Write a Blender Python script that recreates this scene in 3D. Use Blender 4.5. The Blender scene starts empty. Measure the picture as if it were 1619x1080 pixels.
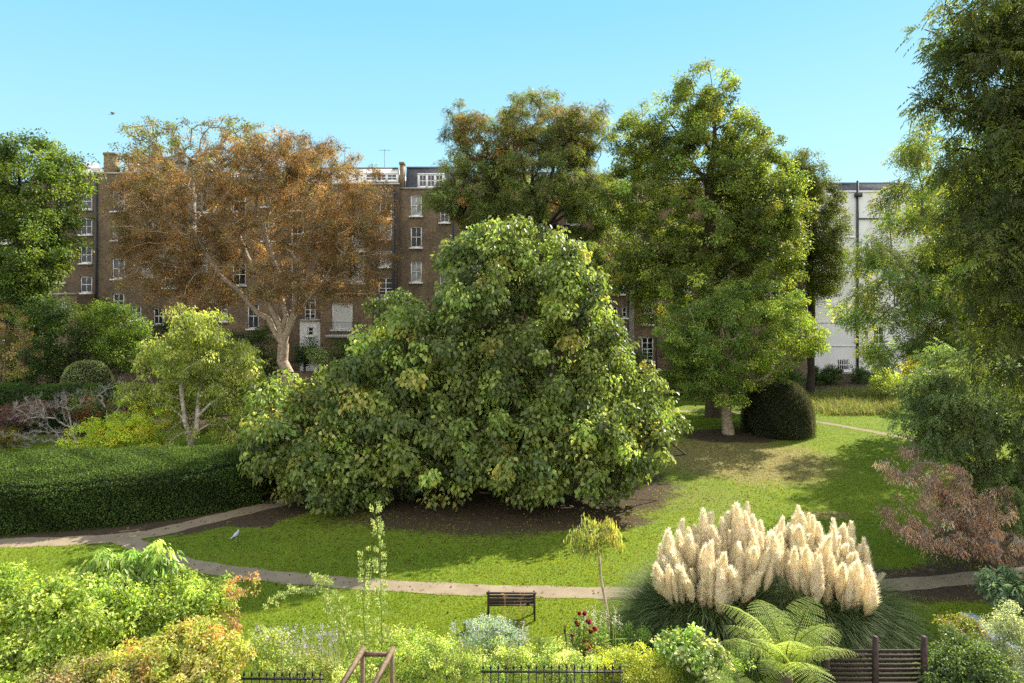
import bpy, math
import numpy as np
from mathutils import Vector
R = math.radians
SC = bpy.context.scene
COL = SC.collection

# ------------------------------------------------------------------ camera, light
F, HY, H = 1079.3, 440.0, 9.5          # focal length in photo pixels, horizon row, eye height
cd = bpy.data.cameras.new('camera'); cam = bpy.data.objects.new('camera', cd); COL.objects.link(cam)
cd.lens = 24.0; cd.sensor_width = 36.0; cd.clip_start = 0.1; cd.clip_end = 3000
cd.shift_y = -(540 - HY) / 1619.0
cam.location = (0, 0, H); cam.rotation_euler = (R(90), 0, 0)
SC.camera = cam
AZ, EL = 47.0, 36.5
wd = bpy.data.worlds.new('World'); SC.world = wd; wd.use_nodes = True
nt = wd.node_tree; nt.nodes.clear()
sky = nt.nodes.new('ShaderNodeTexSky'); sky.sky_type = 'NISHITA'; sky.sun_disc = False
sky.sun_elevation = R(EL); sky.sun_rotation = R(AZ); sky.air_density = 1.0; sky.dust_density = 0.3; sky.ozone_density = 1.6
# clear cyan-blue sky ahead, brighter white added behind the camera as shade fill, laid over the physical sky
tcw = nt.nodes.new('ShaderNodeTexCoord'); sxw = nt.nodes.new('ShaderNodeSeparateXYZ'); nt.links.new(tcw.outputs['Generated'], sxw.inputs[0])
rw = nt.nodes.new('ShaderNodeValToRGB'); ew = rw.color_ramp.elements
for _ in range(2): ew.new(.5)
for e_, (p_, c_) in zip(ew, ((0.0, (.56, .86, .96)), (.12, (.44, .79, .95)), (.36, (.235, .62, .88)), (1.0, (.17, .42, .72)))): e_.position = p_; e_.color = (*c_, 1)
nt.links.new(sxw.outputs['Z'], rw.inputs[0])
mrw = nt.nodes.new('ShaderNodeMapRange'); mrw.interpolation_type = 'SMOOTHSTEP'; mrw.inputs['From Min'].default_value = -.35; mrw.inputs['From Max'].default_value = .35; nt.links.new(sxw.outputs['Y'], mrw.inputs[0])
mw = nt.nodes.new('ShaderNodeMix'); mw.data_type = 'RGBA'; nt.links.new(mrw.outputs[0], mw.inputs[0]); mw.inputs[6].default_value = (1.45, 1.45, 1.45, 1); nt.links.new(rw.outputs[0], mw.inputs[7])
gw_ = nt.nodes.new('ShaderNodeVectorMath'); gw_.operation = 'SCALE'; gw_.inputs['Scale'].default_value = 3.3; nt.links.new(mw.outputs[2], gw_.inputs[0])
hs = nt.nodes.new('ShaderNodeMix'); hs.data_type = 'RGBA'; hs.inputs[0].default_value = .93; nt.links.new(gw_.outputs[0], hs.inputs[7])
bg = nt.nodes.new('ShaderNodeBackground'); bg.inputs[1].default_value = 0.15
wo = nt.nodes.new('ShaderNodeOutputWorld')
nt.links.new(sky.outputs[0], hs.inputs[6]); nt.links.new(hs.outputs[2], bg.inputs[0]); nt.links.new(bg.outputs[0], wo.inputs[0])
sl = bpy.data.lights.new('sun', 'SUN'); sl.energy = 5.0; sl.angle = R(0.5); sl.color = (1, .93, .82)
so = bpy.data.objects.new('sun', sl); COL.objects.link(so)
SD = Vector((math.sin(R(AZ)) * math.cos(R(EL)), math.cos(R(AZ)) * math.cos(R(EL)), math.sin(R(EL))))
so.rotation_euler = (-SD).to_track_quat('-Z', 'Y').to_euler(); so.location = (30, 40, 60)
SC.view_settings.view_transform = 'Standard'; SC.view_settings.look = 'None'
SC.view_settings.exposure = 1.26; SC.view_settings.gamma = 1.0
SC.cycles.max_bounces = 6; SC.cycles.diffuse_bounces = 3; SC.cycles.transmission_bounces = 4; SC.cycles.glossy_bounces = 2
SC.cycles.use_denoising = False
SC.cycles.sample_clamp_indirect = 4.0

# ------------------------------------------------------------------ helpers
def W(px, py, Y): return np.array([(px - 809.5) * Y / F, Y, H - (py - HY) * Y / F])
def G(px, py):
    Y = H * F / (py - HY); return np.array([(px - 809.5) * Y / F, Y, 0.0])
def rng(s): return np.random.default_rng(s)
def unit(v): return v / (np.linalg.norm(v, axis=-1, keepdims=True) + 1e-9)

def mk(name, nodes_fn):
    m = bpy.data.materials.new(name); m.use_nodes = True
    t = m.node_tree; t.nodes.clear()
    o = t.nodes.new('ShaderNodeOutputMaterial')
    t.links.new(nodes_fn(t), o.inputs[0]); return m
def N(t, k, **kw):
    n = t.nodes.new(k)
    for a, b in kw.items():
        if a in n.bl_rna.properties: setattr(n, a, b)
    return n
def S(n, **kw):
    for a, b in kw.items(): n.inputs[a.replace('_', ' ')].default_value = b
    return n
def ramp(t, fac, stops):
    r = t.nodes.new('ShaderNodeValToRGB'); e = r.color_ramp.elements
    while len(e) < len(stops): e.new(0.5)
    for i, (p, c) in enumerate(stops): e[i].position = p; e[i].color = (*c, 1)
    t.links.new(fac, r.inputs[0]); return r.outputs[0]
def noise(t, scale, detail=4, coord='Object', rough=.55):
    tc = t.nodes.new('ShaderNodeTexCoord'); n = t.nodes.new('ShaderNodeTexNoise')
    S(n, Scale=scale, Detail=detail, Roughness=rough); t.links.new(tc.outputs[coord], n.inputs['Vector']); return n.outputs['Fac']
def mixc(t, fac, a, b, mode='MIX'):
    m = t.nodes.new('ShaderNodeMix'); m.data_type = 'RGBA'; m.blend_type = mode
    for i, v in ((0, fac), (6, a), (7, b)):
        if hasattr(v, 'is_linked'): t.links.new(v, m.inputs[i])
        elif i == 0: m.inputs[0].default_value = v
        else: m.inputs[i].default_value = (*v, 1)
    return m.outputs[2]
def bsdf(t, col, rough=.6, spec=.4, metal=0, bump=None, bstr=.3, bdist=.02):
    b = t.nodes.new('ShaderNodeBsdfPrincipled')
    if hasattr(col, 'is_linked'): t.links.new(col, b.inputs['Base Color'])
    else: b.inputs['Base Color'].default_value = (*col, 1)
    b.inputs['Roughness'].default_value = rough; b.inputs['Metallic'].default_value = metal
    b.inputs['Specular IOR Level'].default_value = spec
    if bump is not None:
        bp = t.nodes.new('ShaderNodeBump'); bp.inputs['Strength'].default_value = bstr; bp.inputs['Distance'].default_value = bdist
        t.links.new(bump, bp.inputs['Height']); t.links.new(bp.outputs[0], b.inputs['Normal'])
    return b.outputs[0]
def plain(name, c, rough=.6, spec=.4, metal=0, var=.25, scale=6):
    def f(t):
        n = noise(t, scale)
        return bsdf(t, ramp(t, n, [(.25, tuple(x * (1 - var) for x in c)), (.75, tuple(min(1, x * (1 + var)) for x in c))]), rough, spec, metal, n, .2)
    return mk(name, f)
def leafmat(name, rough=.42, trans=.4, spec=.5, tint=(1.25, 1.25, .45)):
    def f(t):
        a = t.nodes.new('ShaderNodeAttribute'); a.attribute_name = 'Col'
        p = bsdf(t, a.outputs['Color'], rough, spec)
        tr = t.nodes.new('ShaderNodeBsdfTranslucent')
        t.links.new(mixc(t, 1.0, a.outputs['Color'], tint, 'MULTIPLY'), tr.inputs[0])
        m = t.nodes.new('ShaderNodeMixShader'); m.inputs[0].default_value = trans
        t.links.new(p, m.inputs[1]); t.links.new(tr.outputs[0], m.inputs[2]); return m.outputs[0]
    return mk(name, f)
LEAF = leafmat('leaf', .5, .45, .4, tint=(1.65, 1.6, .65))
LEAFG = leafmat('glossy_leaf', .42, .42, .4, (1.6, 1.6, .8))
LEAFM = leafmat('matt_leaf', .7, .45, .2, (1.6, 1.5, .8))
PLUME = leafmat('plume_hair', .85, .6, .1, (1.04, 1.0, .9))
PETAL = leafmat('petal', .6, .4, .2, (1.2, 1.0, 1.0))
def barkf(c):
    def f(t):
        n = noise(t, 7, 6); return bsdf(t, ramp(t, n, [(.3, tuple(x * .5 for x in c)), (.7, tuple(min(1, x * 1.4) for x in c))]), .85, .2, 0, n, .6, .03)
    return f
BARK = {'brown': mk('brown_bark', barkf((.10, .075, .05))), 'pale': mk('pale_bark', barkf((.38, .30, .21))),
        'dark': mk('dark_bark', barkf((.045, .035, .028))), 'birch': mk('birch_bark', barkf((.5, .45, .36))),
        'grey': mk('grey_bark', barkf((.3, .27, .24))), 'green': mk('green_stem', barkf((.14, .2, .06))), 'red': mk('red_stem', barkf((.2, .1, .07)))}

class MB:
    def __init__(s): s.v = []; s.f = []; s.c = []; s.n = 0
    def add(s, v, f, c=None):
        v = np.asarray(v, float).reshape(-1, 3); s.v.append(v)
        for a in (f if isinstance(f, list) else [f]):
            s.f.append(np.asarray(a, np.int64) + s.n)
        if c is not None:
            c = np.asarray(c, float); s.c.append(np.broadcast_to(c, (len(v), 3)) if c.ndim == 1 else c)
        s.n += len(v)
    def box(s, x0, x1, y0, y1, z0, z1):
        v = [(x, y, z) for z in (z0, z1) for y in (y0, y1) for x in (x0, x1)]
        s.add(v, np.array([(0, 2, 3, 1), (4, 5, 7, 6), (0, 1, 5, 4), (2, 6, 7, 3), (0, 4, 6, 2), (1, 3, 7, 5)])); return s
    def quad(s, a, b, c, d): s.add([a, b, c, d], np.array([(0, 1, 2, 3)])); return s
    def tube(s, pts, rad, k=6, c=None, cap=True):
        pts = np.asarray(pts, float); n = len(pts); rad = np.broadcast_to(np.asarray(rad, float), (n,))
        tg = unit(np.gradient(pts, axis=0)); ref = np.array([0, 0, 1.0]) if abs(tg[:, 2]).mean() < .8 else np.array([1.0, 0, 0])
        u = unit(np.cross(tg, ref)); w = np.cross(tg, u); a = np.arange(k) * 2 * math.pi / k
        V = pts[:, None] + rad[:, None, None] * (np.cos(a)[None, :, None] * u[:, None] + np.sin(a)[None, :, None] * w[:, None])
        i = np.arange(n - 1)[:, None] * k; j = np.arange(k)[None]; j2 = (j + 1) % k
        f = [np.stack([i + j, i + j2, i + k + j2, i + k + j], -1).reshape(-1, 4)]
        if cap: f.append(np.array([list(range(k))[::-1]])); f.append(np.array([[(n - 1) * k + q for q in range(k)]]))
        s.add(V.reshape(-1, 3), f, c); return s
    def build(s, name, mat, parent=None, smooth=False, link=True):
        o = bpy.data.objects.new(name, s.mesh(name, mat, parent.location if parent else None, smooth))
        if link: COL.objects.link(o)
        if parent: o.parent = parent
        return o
    def mesh(s, name, mat, off=None, smooth=False):
        v = np.concatenate(s.v)
        if off is not None: v = v - np.array(off)
        me = bpy.data.meshes.new(name); me.vertices.add(len(v)); me.vertices.foreach_set('co', v.astype(np.float32).ravel())
        lp = np.concatenate([a.ravel() for a in s.f]); sz = np.concatenate([np.full(len(a), a.shape[1]) for a in s.f])
        me.loops.add(len(lp)); me.loops.foreach_set('vertex_index', lp.astype(np.int32))
        me.polygons.add(len(sz)); st = np.concatenate([[0], np.cumsum(sz)[:-1]])
        me.polygons.foreach_set('loop_start', st.astype(np.int32)); me.polygons.foreach_set('loop_total', sz.astype(np.int32))
        if smooth: me.polygons.foreach_set('use_smooth', np.ones(len(sz), bool))
        if s.c:
            at = me.attributes.new('Col', 'FLOAT_COLOR', 'POINT'); c = np.concatenate(s.c)
            at.data.foreach_set('color', np.concatenate([c, np.ones((len(c), 1))], 1).astype(np.float32).ravel())
        me.update(calc_edges=True); me.validate(); me.materials.append(mat); return me

def empty(name, loc, label, cat, group=None, kind=None):
    o = bpy.data.objects.new(name, None); COL.objects.link(o); o.location = tuple(float(q) for q in loc); o.empty_display_size = .3
    return tag(o, label, cat, group, kind)
def tag(o, label, cat=None, group=None, kind=None):
    o['label'] = label
    if cat: o['category'] = cat
    if group: o['group'] = group
    if kind: o['kind'] = kind
    return o

# leaves: pointed folded blades, all at once
def leaves(mb, P, A, Nn, L, Wd, C, fold=.25, curl=.2, six=False):
    A = unit(A); S_ = unit(np.cross(Nn, A)); Nn = np.cross(A, S_); L = np.broadcast_to(L, (len(P),))[:, None]; Wd = np.broadcast_to(Wd, (len(P),))[:, None]
    n = len(P); b = np.arange(n)[:, None]
    if six:
        pts = [P, P + A * L * .28 + S_ * Wd * .46 + Nn * Wd * fold * .8, P + A * L * .62 + S_ * Wd * .40 + Nn * (Wd * fold * .5 - L * curl * .25),
               P + A * L - Nn * L * curl, P + A * L * .62 - S_ * Wd * .40 + Nn * (Wd * fold * .5 - L * curl * .25), P + A * L * .28 - S_ * Wd * .46 + Nn * Wd * fold * .8]
        V = np.stack(pts, 1).reshape(-1, 3); f = np.concatenate([b * 6 + np.array([[0, 1, 2, 3]]), b * 6 + np.array([[0, 3, 4, 5]])])
        mb.add(V, f, np.repeat(C, 6, 0))
    else:
        pts = [P, P + A * L * .45 + S_ * Wd * .5 + Nn * Wd * fold, P + A * L - Nn * L * curl, P + A * L * .45 - S_ * Wd * .5 + Nn * Wd * fold]
        V = np.stack(pts, 1).reshape(-1, 3); f = np.concatenate([b * 4 + np.array([[0, 1, 2]]), b * 4 + np.array([[0, 2, 3]])])
        mb.add(V, f, np.repeat(C, 4, 0))
def blades(mb, P, D, L, Wd, C, bend, seg=3):
    """grass blades: strips that start along D and bend over"""
    n = len(P); D = unit(D); side = unit(np.cross(D, np.array([[0, 0, 1.0]])) + 1e-4); L = np.broadcast_to(L, (n,))[:, None]; Wd = np.broadcast_to(Wd, (n,))[:, None]
    hor = unit(D * np.array([[1, 1, 0.0]]) + 1e-6); bend = np.broadcast_to(bend, (n,))[:, None]
    rows = []; p = P.copy(); d = D.copy()
    for k in range(seg + 1):
        w = Wd * (1 - (k / seg) ** 2 * .92); rows += [p - side * w * .5, p + side * w * .5]
        d = unit(d + (hor * .35 - np.array([[0, 0, 1.0]])) * bend * (k + 1) / seg); p = p + d * L / seg
    V = np.stack(rows, 1).reshape(-1, 3); m = 2 * (seg + 1); b = np.arange(n)[:, None] * m
    f = np.concatenate([b + np.array([[2 * k, 2 * k + 1, 2 * k + 3, 2 * k + 2]]) for k in range(seg)])
    mb.add(V, f, np.repeat(C, m, 0))
def pick(r, cols, n, w=None, jit=.18):
    cols = np.array(cols); i = r.choice(len(cols), n, p=None if w is None else np.array(w) / sum(w))
    return cols[i] * np.exp(r.normal(0, jit, (n, 1))) * np.exp(r.normal(0, .06, (n, 3)))

def sample_ells(r, ells, n, fill):
    E = []
    for (px, py, rx, ry, Y, rY) in ells: E.append((W(px, py, Y), np.array([rx * Y / F, rY, ry * Y / F])))
    a = np.array([(e[1][0] * e[1][2] + e[1][0] * e[1][1] + e[1][1] * e[1][2]) for e in E]); k = r.choice(len(E), n, p=a / a.sum())
    c = np.array([E[i][0] for i in k]); rad = np.array([E[i][1] for i in k]); d = unit(r.normal(size=(n, 3)))
    q = r.random((n, 1)) ** (1 / fill)
    return c + d * rad * q, d, c
def skeleton(r, root_nodes, parents, tips, bf=.3, arc=.14, wob=.05):
    P = [np.array(p) for p in root_nodes]; par = list(parents); pl = [0.0]
    for i in range(1, len(P)): pl.append(pl[par[i]] + np.linalg.norm(P[i] - P[par[i]]))
    cand = list(range(1, len(P))) if len(P) > 1 else [0]
    top = P[-1]; order = np.argsort(np.linalg.norm(tips - top, axis=1)); ends = []
    nm = max(1, len(P) // 3)
    for t in order:
        T = tips[t]; A = np.array(P[nm:] if len(P) > nm else P); plv = np.array(pl[nm:] if len(P) > nm else pl)
        d = np.linalg.norm(A - T, axis=1); j = int(np.argmin(d + bf * plv)) + (nm if len(P) > nm else 0)
        Q = P[j]; Ld = np.linalg.norm(T - Q); ns = max(2, min(5, int(Ld / .9) + 1)); ctrl = (Q + T) / 2 + np.array([0, 0, 1]) * Ld * arc + r.normal(size=3) * Ld * wob * 2
        prev = j
        for k in range(1, ns + 1):
            s = k / ns; X = (1 - s) ** 2 * Q + 2 * s * (1 - s) * ctrl + s * s * T
            if k < ns: X = X + r.normal(size=3) * Ld * wob * .5
            P.append(X); par.append(prev); pl.append(pl[prev] + np.linalg.norm(X - P[prev])); prev = len(P) - 1
        ends.append(prev)
    return np.array(P), par, ends
def limbs_mesh(mb, P, par, ends, Rt, rmin, e=.5, root_n=0, flare=1.35):
    n = len(P); cnt = np.zeros(n)
    for t in ends: cnt[t] += 1
    for i in range(n - 1, 0, -1): cnt[par[i]] += cnt[i]
    rad = np.maximum(rmin, Rt * (np.maximum(cnt, .6) / max(cnt[0], 1)) ** e)
    zb = P[0][2]
    idx = [i for i in range(1, n) if par[i] >= 0]
    for big in (True, False):
        sel = np.array([i for i in idx if (rad[i] > .09) == big], int)
        if not len(sel): continue
        k = 9 if big else 4
        p = np.array([par[i] for i in sel]); A = P[p]; B = P[sel]; r1 = rad[sel]; r0 = np.minimum(rad[p], r1 * 1.35)
        r0 = np.where(p == 0, r0 * flare, r0)
        t = unit(B - A); A = A - t * (r0[:, None] * .2); B = B + t * (r1[:, None] * .25)
        ref = np.where(np.abs(t[:, 2:3]) < .9, np.array([[0, 0, 1.0]]), np.array([[1.0, 0, 0]])); u = unit(np.cross(t, ref)); w = np.cross(t, u)
        a = np.arange(k) * 2 * math.pi / k; ring = np.cos(a)[None, :, None] * u[:, None] + np.sin(a)[None, :, None] * w[:, None]
        V = np.concatenate([A[:, None] + ring * r0[:, None, None], B[:, None] + ring * r1[:, None, None]], 1).reshape(-1, 3)
        b = np.arange(len(sel))[:, None] * 2 * k
        f = np.concatenate([b + np.array([[j, (j + 1) % k, k + (j + 1) % k, k + j]]) for j in range(k)])
        mb.add(V, f)
    return rad

def plant(name, label, cat, base, ells, nclump, rc, lpc, ll, lw, cols, colw=None, bark='brown', trunk_r=.25, trunk_top=None, limbs=None, fill=5,
          droop=.3, upn=1.0, mat=None, seed=1, compound=0, six=False, group=None, twig=.008, jit=.15, cj=.25, squash=.7, parts=('trunk', 'crown'), bf=.3,
          stems=1, zmin=.05, extra_leaves=None, topcol=None, twigs=0, e=.5, arc=.14, gain=2.1):
    r = rng(seed); base = np.array(base, float); th = empty(name, base, label, cat, group)
    tips, d, cc = sample_ells(r, ells, nclump, fill)
    tips = tips + r.normal(0, .3, tips.shape) * rc; tips = tips[tips[:, 2] > zmin + .1]
    allP = []
    # woody skeleton
    if limbs:
        nodes = [base - [0, 0, .1]]; par = [-1]; key = {}
        for li, l in enumerate(limbs):
            start = 0 if li == 0 else l[0]
            prev = 0 if li == 0 else key[l[0]]
            for q in (l if li == 0 else l[1:]):
                pt = np.array(q, float)
                seg0 = nodes[prev]
                for s in (.5, 1.0):
                    nodes.append(seg0 + (pt - seg0) * s + (r.normal(size=3) * .05 * np.linalg.norm(pt - seg0) if s < 1 else 0)); par.append(prev); prev = len(nodes) - 1
                key[(li, len([1 for _ in ()]))] = prev
                key.setdefault('n', []); key['n'].append(prev); key[len(key['n']) - 1] = prev
    else:
        tt = trunk_top if trunk_top is not None else tips[:, 2].mean() * .5
        cen = tips.mean(0); top = np.array([base[0] * .7 + cen[0] * .3, base[1] * .7 + cen[1] * .3, tt]); nodes = [base - [0, 0, .1]]; par = [-1]
        K = 5 if stems == 1 else 2
        for sti in range(stems):
            tp = top if stems == 1 else top + np.array([*r.normal(0, .25 * (tips[:, 0].max() - tips[:, 0].min()), 1), *r.normal(0, .3, 1), 0])
            prev = 0
            for k in range(1, K + 1): nodes.append(base + (tp - base) * k / K + r.normal(size=3) * trunk_r * .25 * (k < K)); par.append(prev); prev = len(nodes) - 1
    P, pr, ends = skeleton(r, nodes, par, tips, bf=bf, arc=arc)
    wm = MB(); limbs_mesh(wm, P, pr, ends, trunk_r, twig, e)
    if twigs:
        n = len(tips) * twigs; c = np.repeat(tips, twigs, 0); dd = unit(r.normal(size=(n, 3)) + [0, 0, .5] + .8 * unit(np.repeat(tips - P[0], twigs, 0))); Lq = rc * r.uniform(.6, 1.3, n)
        A = c - dd * rc * .2; B = c + dd * Lq[:, None]; tri = unit(np.cross(dd, r.normal(size=(n, 3))))
        V = np.stack([A + tri * twig, A - tri * twig, B], 1).reshape(-1, 3); wm.add(V, np.arange(3 * n).reshape(-1, 3))
        tr2 = np.cross(dd, tri); V = np.stack([A + tr2 * twig, A - tr2 * twig, B], 1).reshape(-1, 3); wm.add(V, np.arange(3 * n).reshape(-1, 3))
    wm.build(parts[0], BARK[bark], th, True)
    if lpc:
        m = len(tips); k = np.maximum(1, (lpc * r.lognormal(0, .35, m)).astype(int)); ci = np.repeat(np.arange(m), k); n = len(ci)
        cr = rc * r.uniform(.65, 1.3, m)
        q = r.normal(size=(n, 3)); q = unit(q) * r.random((n, 1)) ** (1 / 2.2) * np.array([[1, 1, squash]]); Pp = tips[ci] + q * cr[ci, None]
        Pp[:, 2] -= droop * .35 * cr[ci] * (np.hypot(q[:, 0], q[:, 1])) ** 2
        ccol = np.exp(r.normal(0, cj, (m, 1)))
        cw = np.array(colw or [1] * len(cols), float); cw = cw / cw.sum()
        base_i = r.choice(len(cols), m, p=cw); own = r.random(n) < .75
        li = np.where(own, base_i[ci], r.choice(len(cols), n, p=cw)); C = np.array(cols)[li] * ccol[ci] * np.exp(r.normal(0, jit, (n, 1))) * np.exp(r.normal(0, .05, (n, 3)))
        if topcol is not None:
            z = Pp[:, 2]; s = np.clip((z - topcol[1]) / max(1e-3, topcol[2] - topcol[1]), 0, 1) * topcol[3]; pickm = r.random(n) < s; C[pickm] = np.array(topcol[0]) * np.exp(r.normal(0, .3, (pickm.sum(), 1)))
        A = unit(q + r.normal(0, .5, (n, 3))) + np.array([0, 0, -droop]); Nn = unit(r.normal(0, .55, (n, 3)) + np.array([0, 0, upn]) + .35 * unit(Pp - cc.mean(0)))
        C = np.minimum(C * gain * np.array([1.02, 1.0, 1.15]), .8); ok = Pp[:, 2] > zmin; Pp, A, Nn, C = Pp[ok], A[ok], Nn[ok], C[ok]; n = len(Pp)
        L = ll * r.uniform(.5, 1.35, n); fm = MB()
        if compound:
            A = unit(A); Sd = unit(np.cross(Nn, A)); Nn = np.cross(A, Sd)
            for kk in range(compound):
                s = (kk + .6) / compound
                for sg in (-1, 1):
                    o = Pp + A * (L * 1.0 * s)[:, None] - np.array([[0, 0, 1]]) * (L * .25 * s * s)[:, None]
                    ax = A * .75 + Sd * sg * .8 + r.normal(0, .12, (n, 3)) - np.array([0, 0, .25])
                    leaves(fm, o, ax, Nn + r.normal(0, .25, (n, 3)), L * lw[0] * (1 - .3 * abs(s - .5)), L * lw[1], C * np.exp(r.normal(0, .1, (n, 1))))
            o = Pp + A * L[:, None] - np.array([[0, 0, .25]]) * L[:, None]; leaves(fm, o, A - [0, 0, .3], Nn, L * lw[0], L * lw[1], C)
        else:
            leaves(fm, Pp, A, Nn, L, L * lw / ll * r.uniform(.8, 1.2, n), C, six=six)
        if extra_leaves: extra_leaves(fm, r, tips, cr)
        fm.build(parts[1], mat or LEAF, th)
    return th

# ------------------------------------------------------------------ ground
def smooth01(x): x = np.clip(x, 0, 1); return x * x * (3 - 2 * x)
xs = np.concatenate([[-900, -300, -120, -70], np.arange(-45, 45.1, .4), [70, 120, 300, 900]])
ys = np.concatenate([[-300, -80, -20, 0], np.arange(8, 78.1, .4), [95, 150, 400, 1500]])
X, Y = np.meshgrid(xs, ys); nx, ny = len(xs), len(ys)
def wob(x, y, s=1.0): return .5 * np.sin(x * .9 * s + 1.3 * np.sin(y * .7 * s)) + .35 * np.sin(x * 2.3 * s - y * 1.9 * s + 2) + .25 * np.sin(y * 3.7 * s + x * 1.1 * s)
def blob(x, y, cx, cy, rx, ry, soft=.35):
    d = np.hypot((x - cx) / rx, (y - cy) / ry) + .10 * wob(x, y) + .07 * wob(x * 2.7 + 3, y * 3.1); return smooth01((1 + soft - d) / (2 * soft))
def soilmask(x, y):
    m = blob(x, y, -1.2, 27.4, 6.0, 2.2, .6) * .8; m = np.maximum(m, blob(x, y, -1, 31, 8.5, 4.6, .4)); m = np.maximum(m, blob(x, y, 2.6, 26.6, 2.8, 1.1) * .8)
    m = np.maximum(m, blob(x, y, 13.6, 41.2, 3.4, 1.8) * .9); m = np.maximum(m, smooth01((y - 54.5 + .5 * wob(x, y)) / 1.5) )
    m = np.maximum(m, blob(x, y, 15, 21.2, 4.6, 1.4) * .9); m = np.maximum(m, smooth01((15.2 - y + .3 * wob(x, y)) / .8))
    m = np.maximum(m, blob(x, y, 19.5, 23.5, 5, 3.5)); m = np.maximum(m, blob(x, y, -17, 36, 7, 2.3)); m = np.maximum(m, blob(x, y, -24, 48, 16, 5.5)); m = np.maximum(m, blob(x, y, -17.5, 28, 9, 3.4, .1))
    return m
def drymask(x, y): return np.maximum(blob(x, y, 12.0, 36.0, 4.5, 4.2, .6), np.maximum(blob(x, y, 7.5, 29.8, 3.2, 2.6, .7) * .35, blob(x, y, 12.5, 27.4, 1.2, .5, .5) * .8))
Z = np.zeros_like(X)
v = np.stack([X, Y, Z], -1).reshape(-1, 3); i = np.arange(ny - 1)[:, None] * nx + np.arange(nx - 1)[None]
f = np.stack([i, i + 1, i + nx + 1, i + nx], -1).reshape(-1, 4)
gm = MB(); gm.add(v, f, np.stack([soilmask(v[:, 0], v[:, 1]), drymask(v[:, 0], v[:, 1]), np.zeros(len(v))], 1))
def lawnf(t):
    a = t.nodes.new('ShaderNodeAttribute'); a.attribute_name = 'Col'; sp = t.nodes.new('ShaderNodeSeparateColor'); t.links.new(a.outputs['Color'], sp.inputs[0])
    n1 = noise(t, 1.1, 6); n2 = noise(t, 26, 4); n3 = noise(t, 5, 5)
    g = ramp(t, n1, [(.3, (.09, .135, .014)), (.55, (.135, .19, .018)), (.8, (.19, .215, .025))]); g = mixc(t, .55, g, ramp(t, n2, [(.3, (.05, .085, .008)), (.7, (.19, .27, .03))]))
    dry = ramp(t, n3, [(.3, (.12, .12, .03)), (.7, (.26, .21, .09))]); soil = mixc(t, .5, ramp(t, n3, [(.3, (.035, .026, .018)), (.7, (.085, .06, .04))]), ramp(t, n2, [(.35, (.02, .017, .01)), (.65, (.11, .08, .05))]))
    def thr(s, n, lo=.35, hi=.65):
        m = t.nodes.new('ShaderNodeMath'); m.operation = 'ADD'; t.links.new(s, m.inputs[0]); t.links.new(n, m.inputs[1])
        r = t.nodes.new('ShaderNodeMapRange'); S(r, From_Min=.5 + lo, From_Max=.5 + hi); t.links.new(m.outputs[0], r.inputs[0]); return r.outputs[0]
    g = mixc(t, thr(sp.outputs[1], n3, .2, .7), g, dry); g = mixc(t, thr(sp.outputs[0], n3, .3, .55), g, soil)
    return bsdf(t, g, .95, .1, 0, n2, .6, .04)
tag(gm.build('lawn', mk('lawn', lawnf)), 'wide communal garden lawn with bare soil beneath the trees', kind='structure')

def path_pts(pts): return np.array([G(a, b) if b < 4000 else None for a, b in pts])
PATHS = []
def ribbon(name, label, pts, w, z, m):
    P = np.array([G(a, b) for a, b in pts]); Q = []
    for k in range(len(P) - 1):      # catmull-rom
        p0, p1, p2, p3 = P[max(k - 1, 0)], P[k], P[k + 1], P[min(k + 2, len(P) - 1)]
        for s in np.linspace(0, 1, 10, endpoint=False): Q.append(.5 * (2 * p1 + (p2 - p0) * s + (2 * p0 - 5 * p1 + 4 * p2 - p3) * s * s + (3 * p1 - p0 - 3 * p2 + p3) * s ** 3))
    Q.append(P[-1]); Q = np.array(Q); t = unit(np.gradient(Q, axis=0)); s = np.stack([-t[:, 1], t[:, 0], 0 * t[:, 0]], 1)
    ww = w * (1 + .08 * np.sin(np.arange(len(Q)) * .9) + .05 * np.sin(np.arange(len(Q)) * 2.3))[:, None] / 2
    V = np.concatenate([Q + s * ww, Q - s * ww]); V[:, 2] = z; n = len(Q); k = np.arange(n - 1)
    mb = MB(); mb.add(V, np.stack([k + n, k + n + 1, k + 1, k], 1)); o = mb.build(name, m); tag(o, label, kind='structure'); PATHS.append((Q, w / 2))
def pathf(t):
    n = noise(t, 40, 5); n2 = noise(t, 1.5, 4); c = ramp(t, n, [(.3, (.17, .135, .088)), (.7, (.33, .27, .175))]); c = mixc(t, .35, c, ramp(t, n2, [(.3, (.14, .10, .065)), (.7, (.33, .26, .19))]))
    return bsdf(t, c, .95, .1, 0, n, .4, .01)
PATH = mk('gravel_path', pathf)
ribbon('path', 'gravel path curving along the foot of the big hedge', [(-420, 880), (-150, 868), (0, 859), (120, 855), (230, 845), (330, 822), (405, 804), (470, 788), (520, 770)], .9, .006, PATH)
ribbon('path', 'gravel path crossing the lawn in front of the big tree', [(190, 850), (240, 872), (300, 893), (400, 908), (500, 918), (700, 931), (900, 937), (1040, 938), (1200, 936), (1400, 926), (1560, 912), (1800, 885)], .78, .011, PATH)
ribbon('path', 'narrow far path beyond the domed yew', [(1040, 650), (1180, 652), (1285, 666), (1350, 677), (1418, 690), (1520, 712)], .6, .006, PATH)
def on_path(x, y):
    m = np.zeros(len(x), bool)
    for Q, w in PATHS:
        for a in range(0, len(x), 20000):
            d = np.min(np.hypot(x[a:a + 20000, None] - Q[None, :, 0], y[a:a + 20000, None] - Q[None, :, 1]), axis=1); m[a:a + 20000] |= d < w - .03 - .05 * np.sin(x[a:a + 20000] * 5 + y[a:a + 20000] * 3)
    return m
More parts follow.
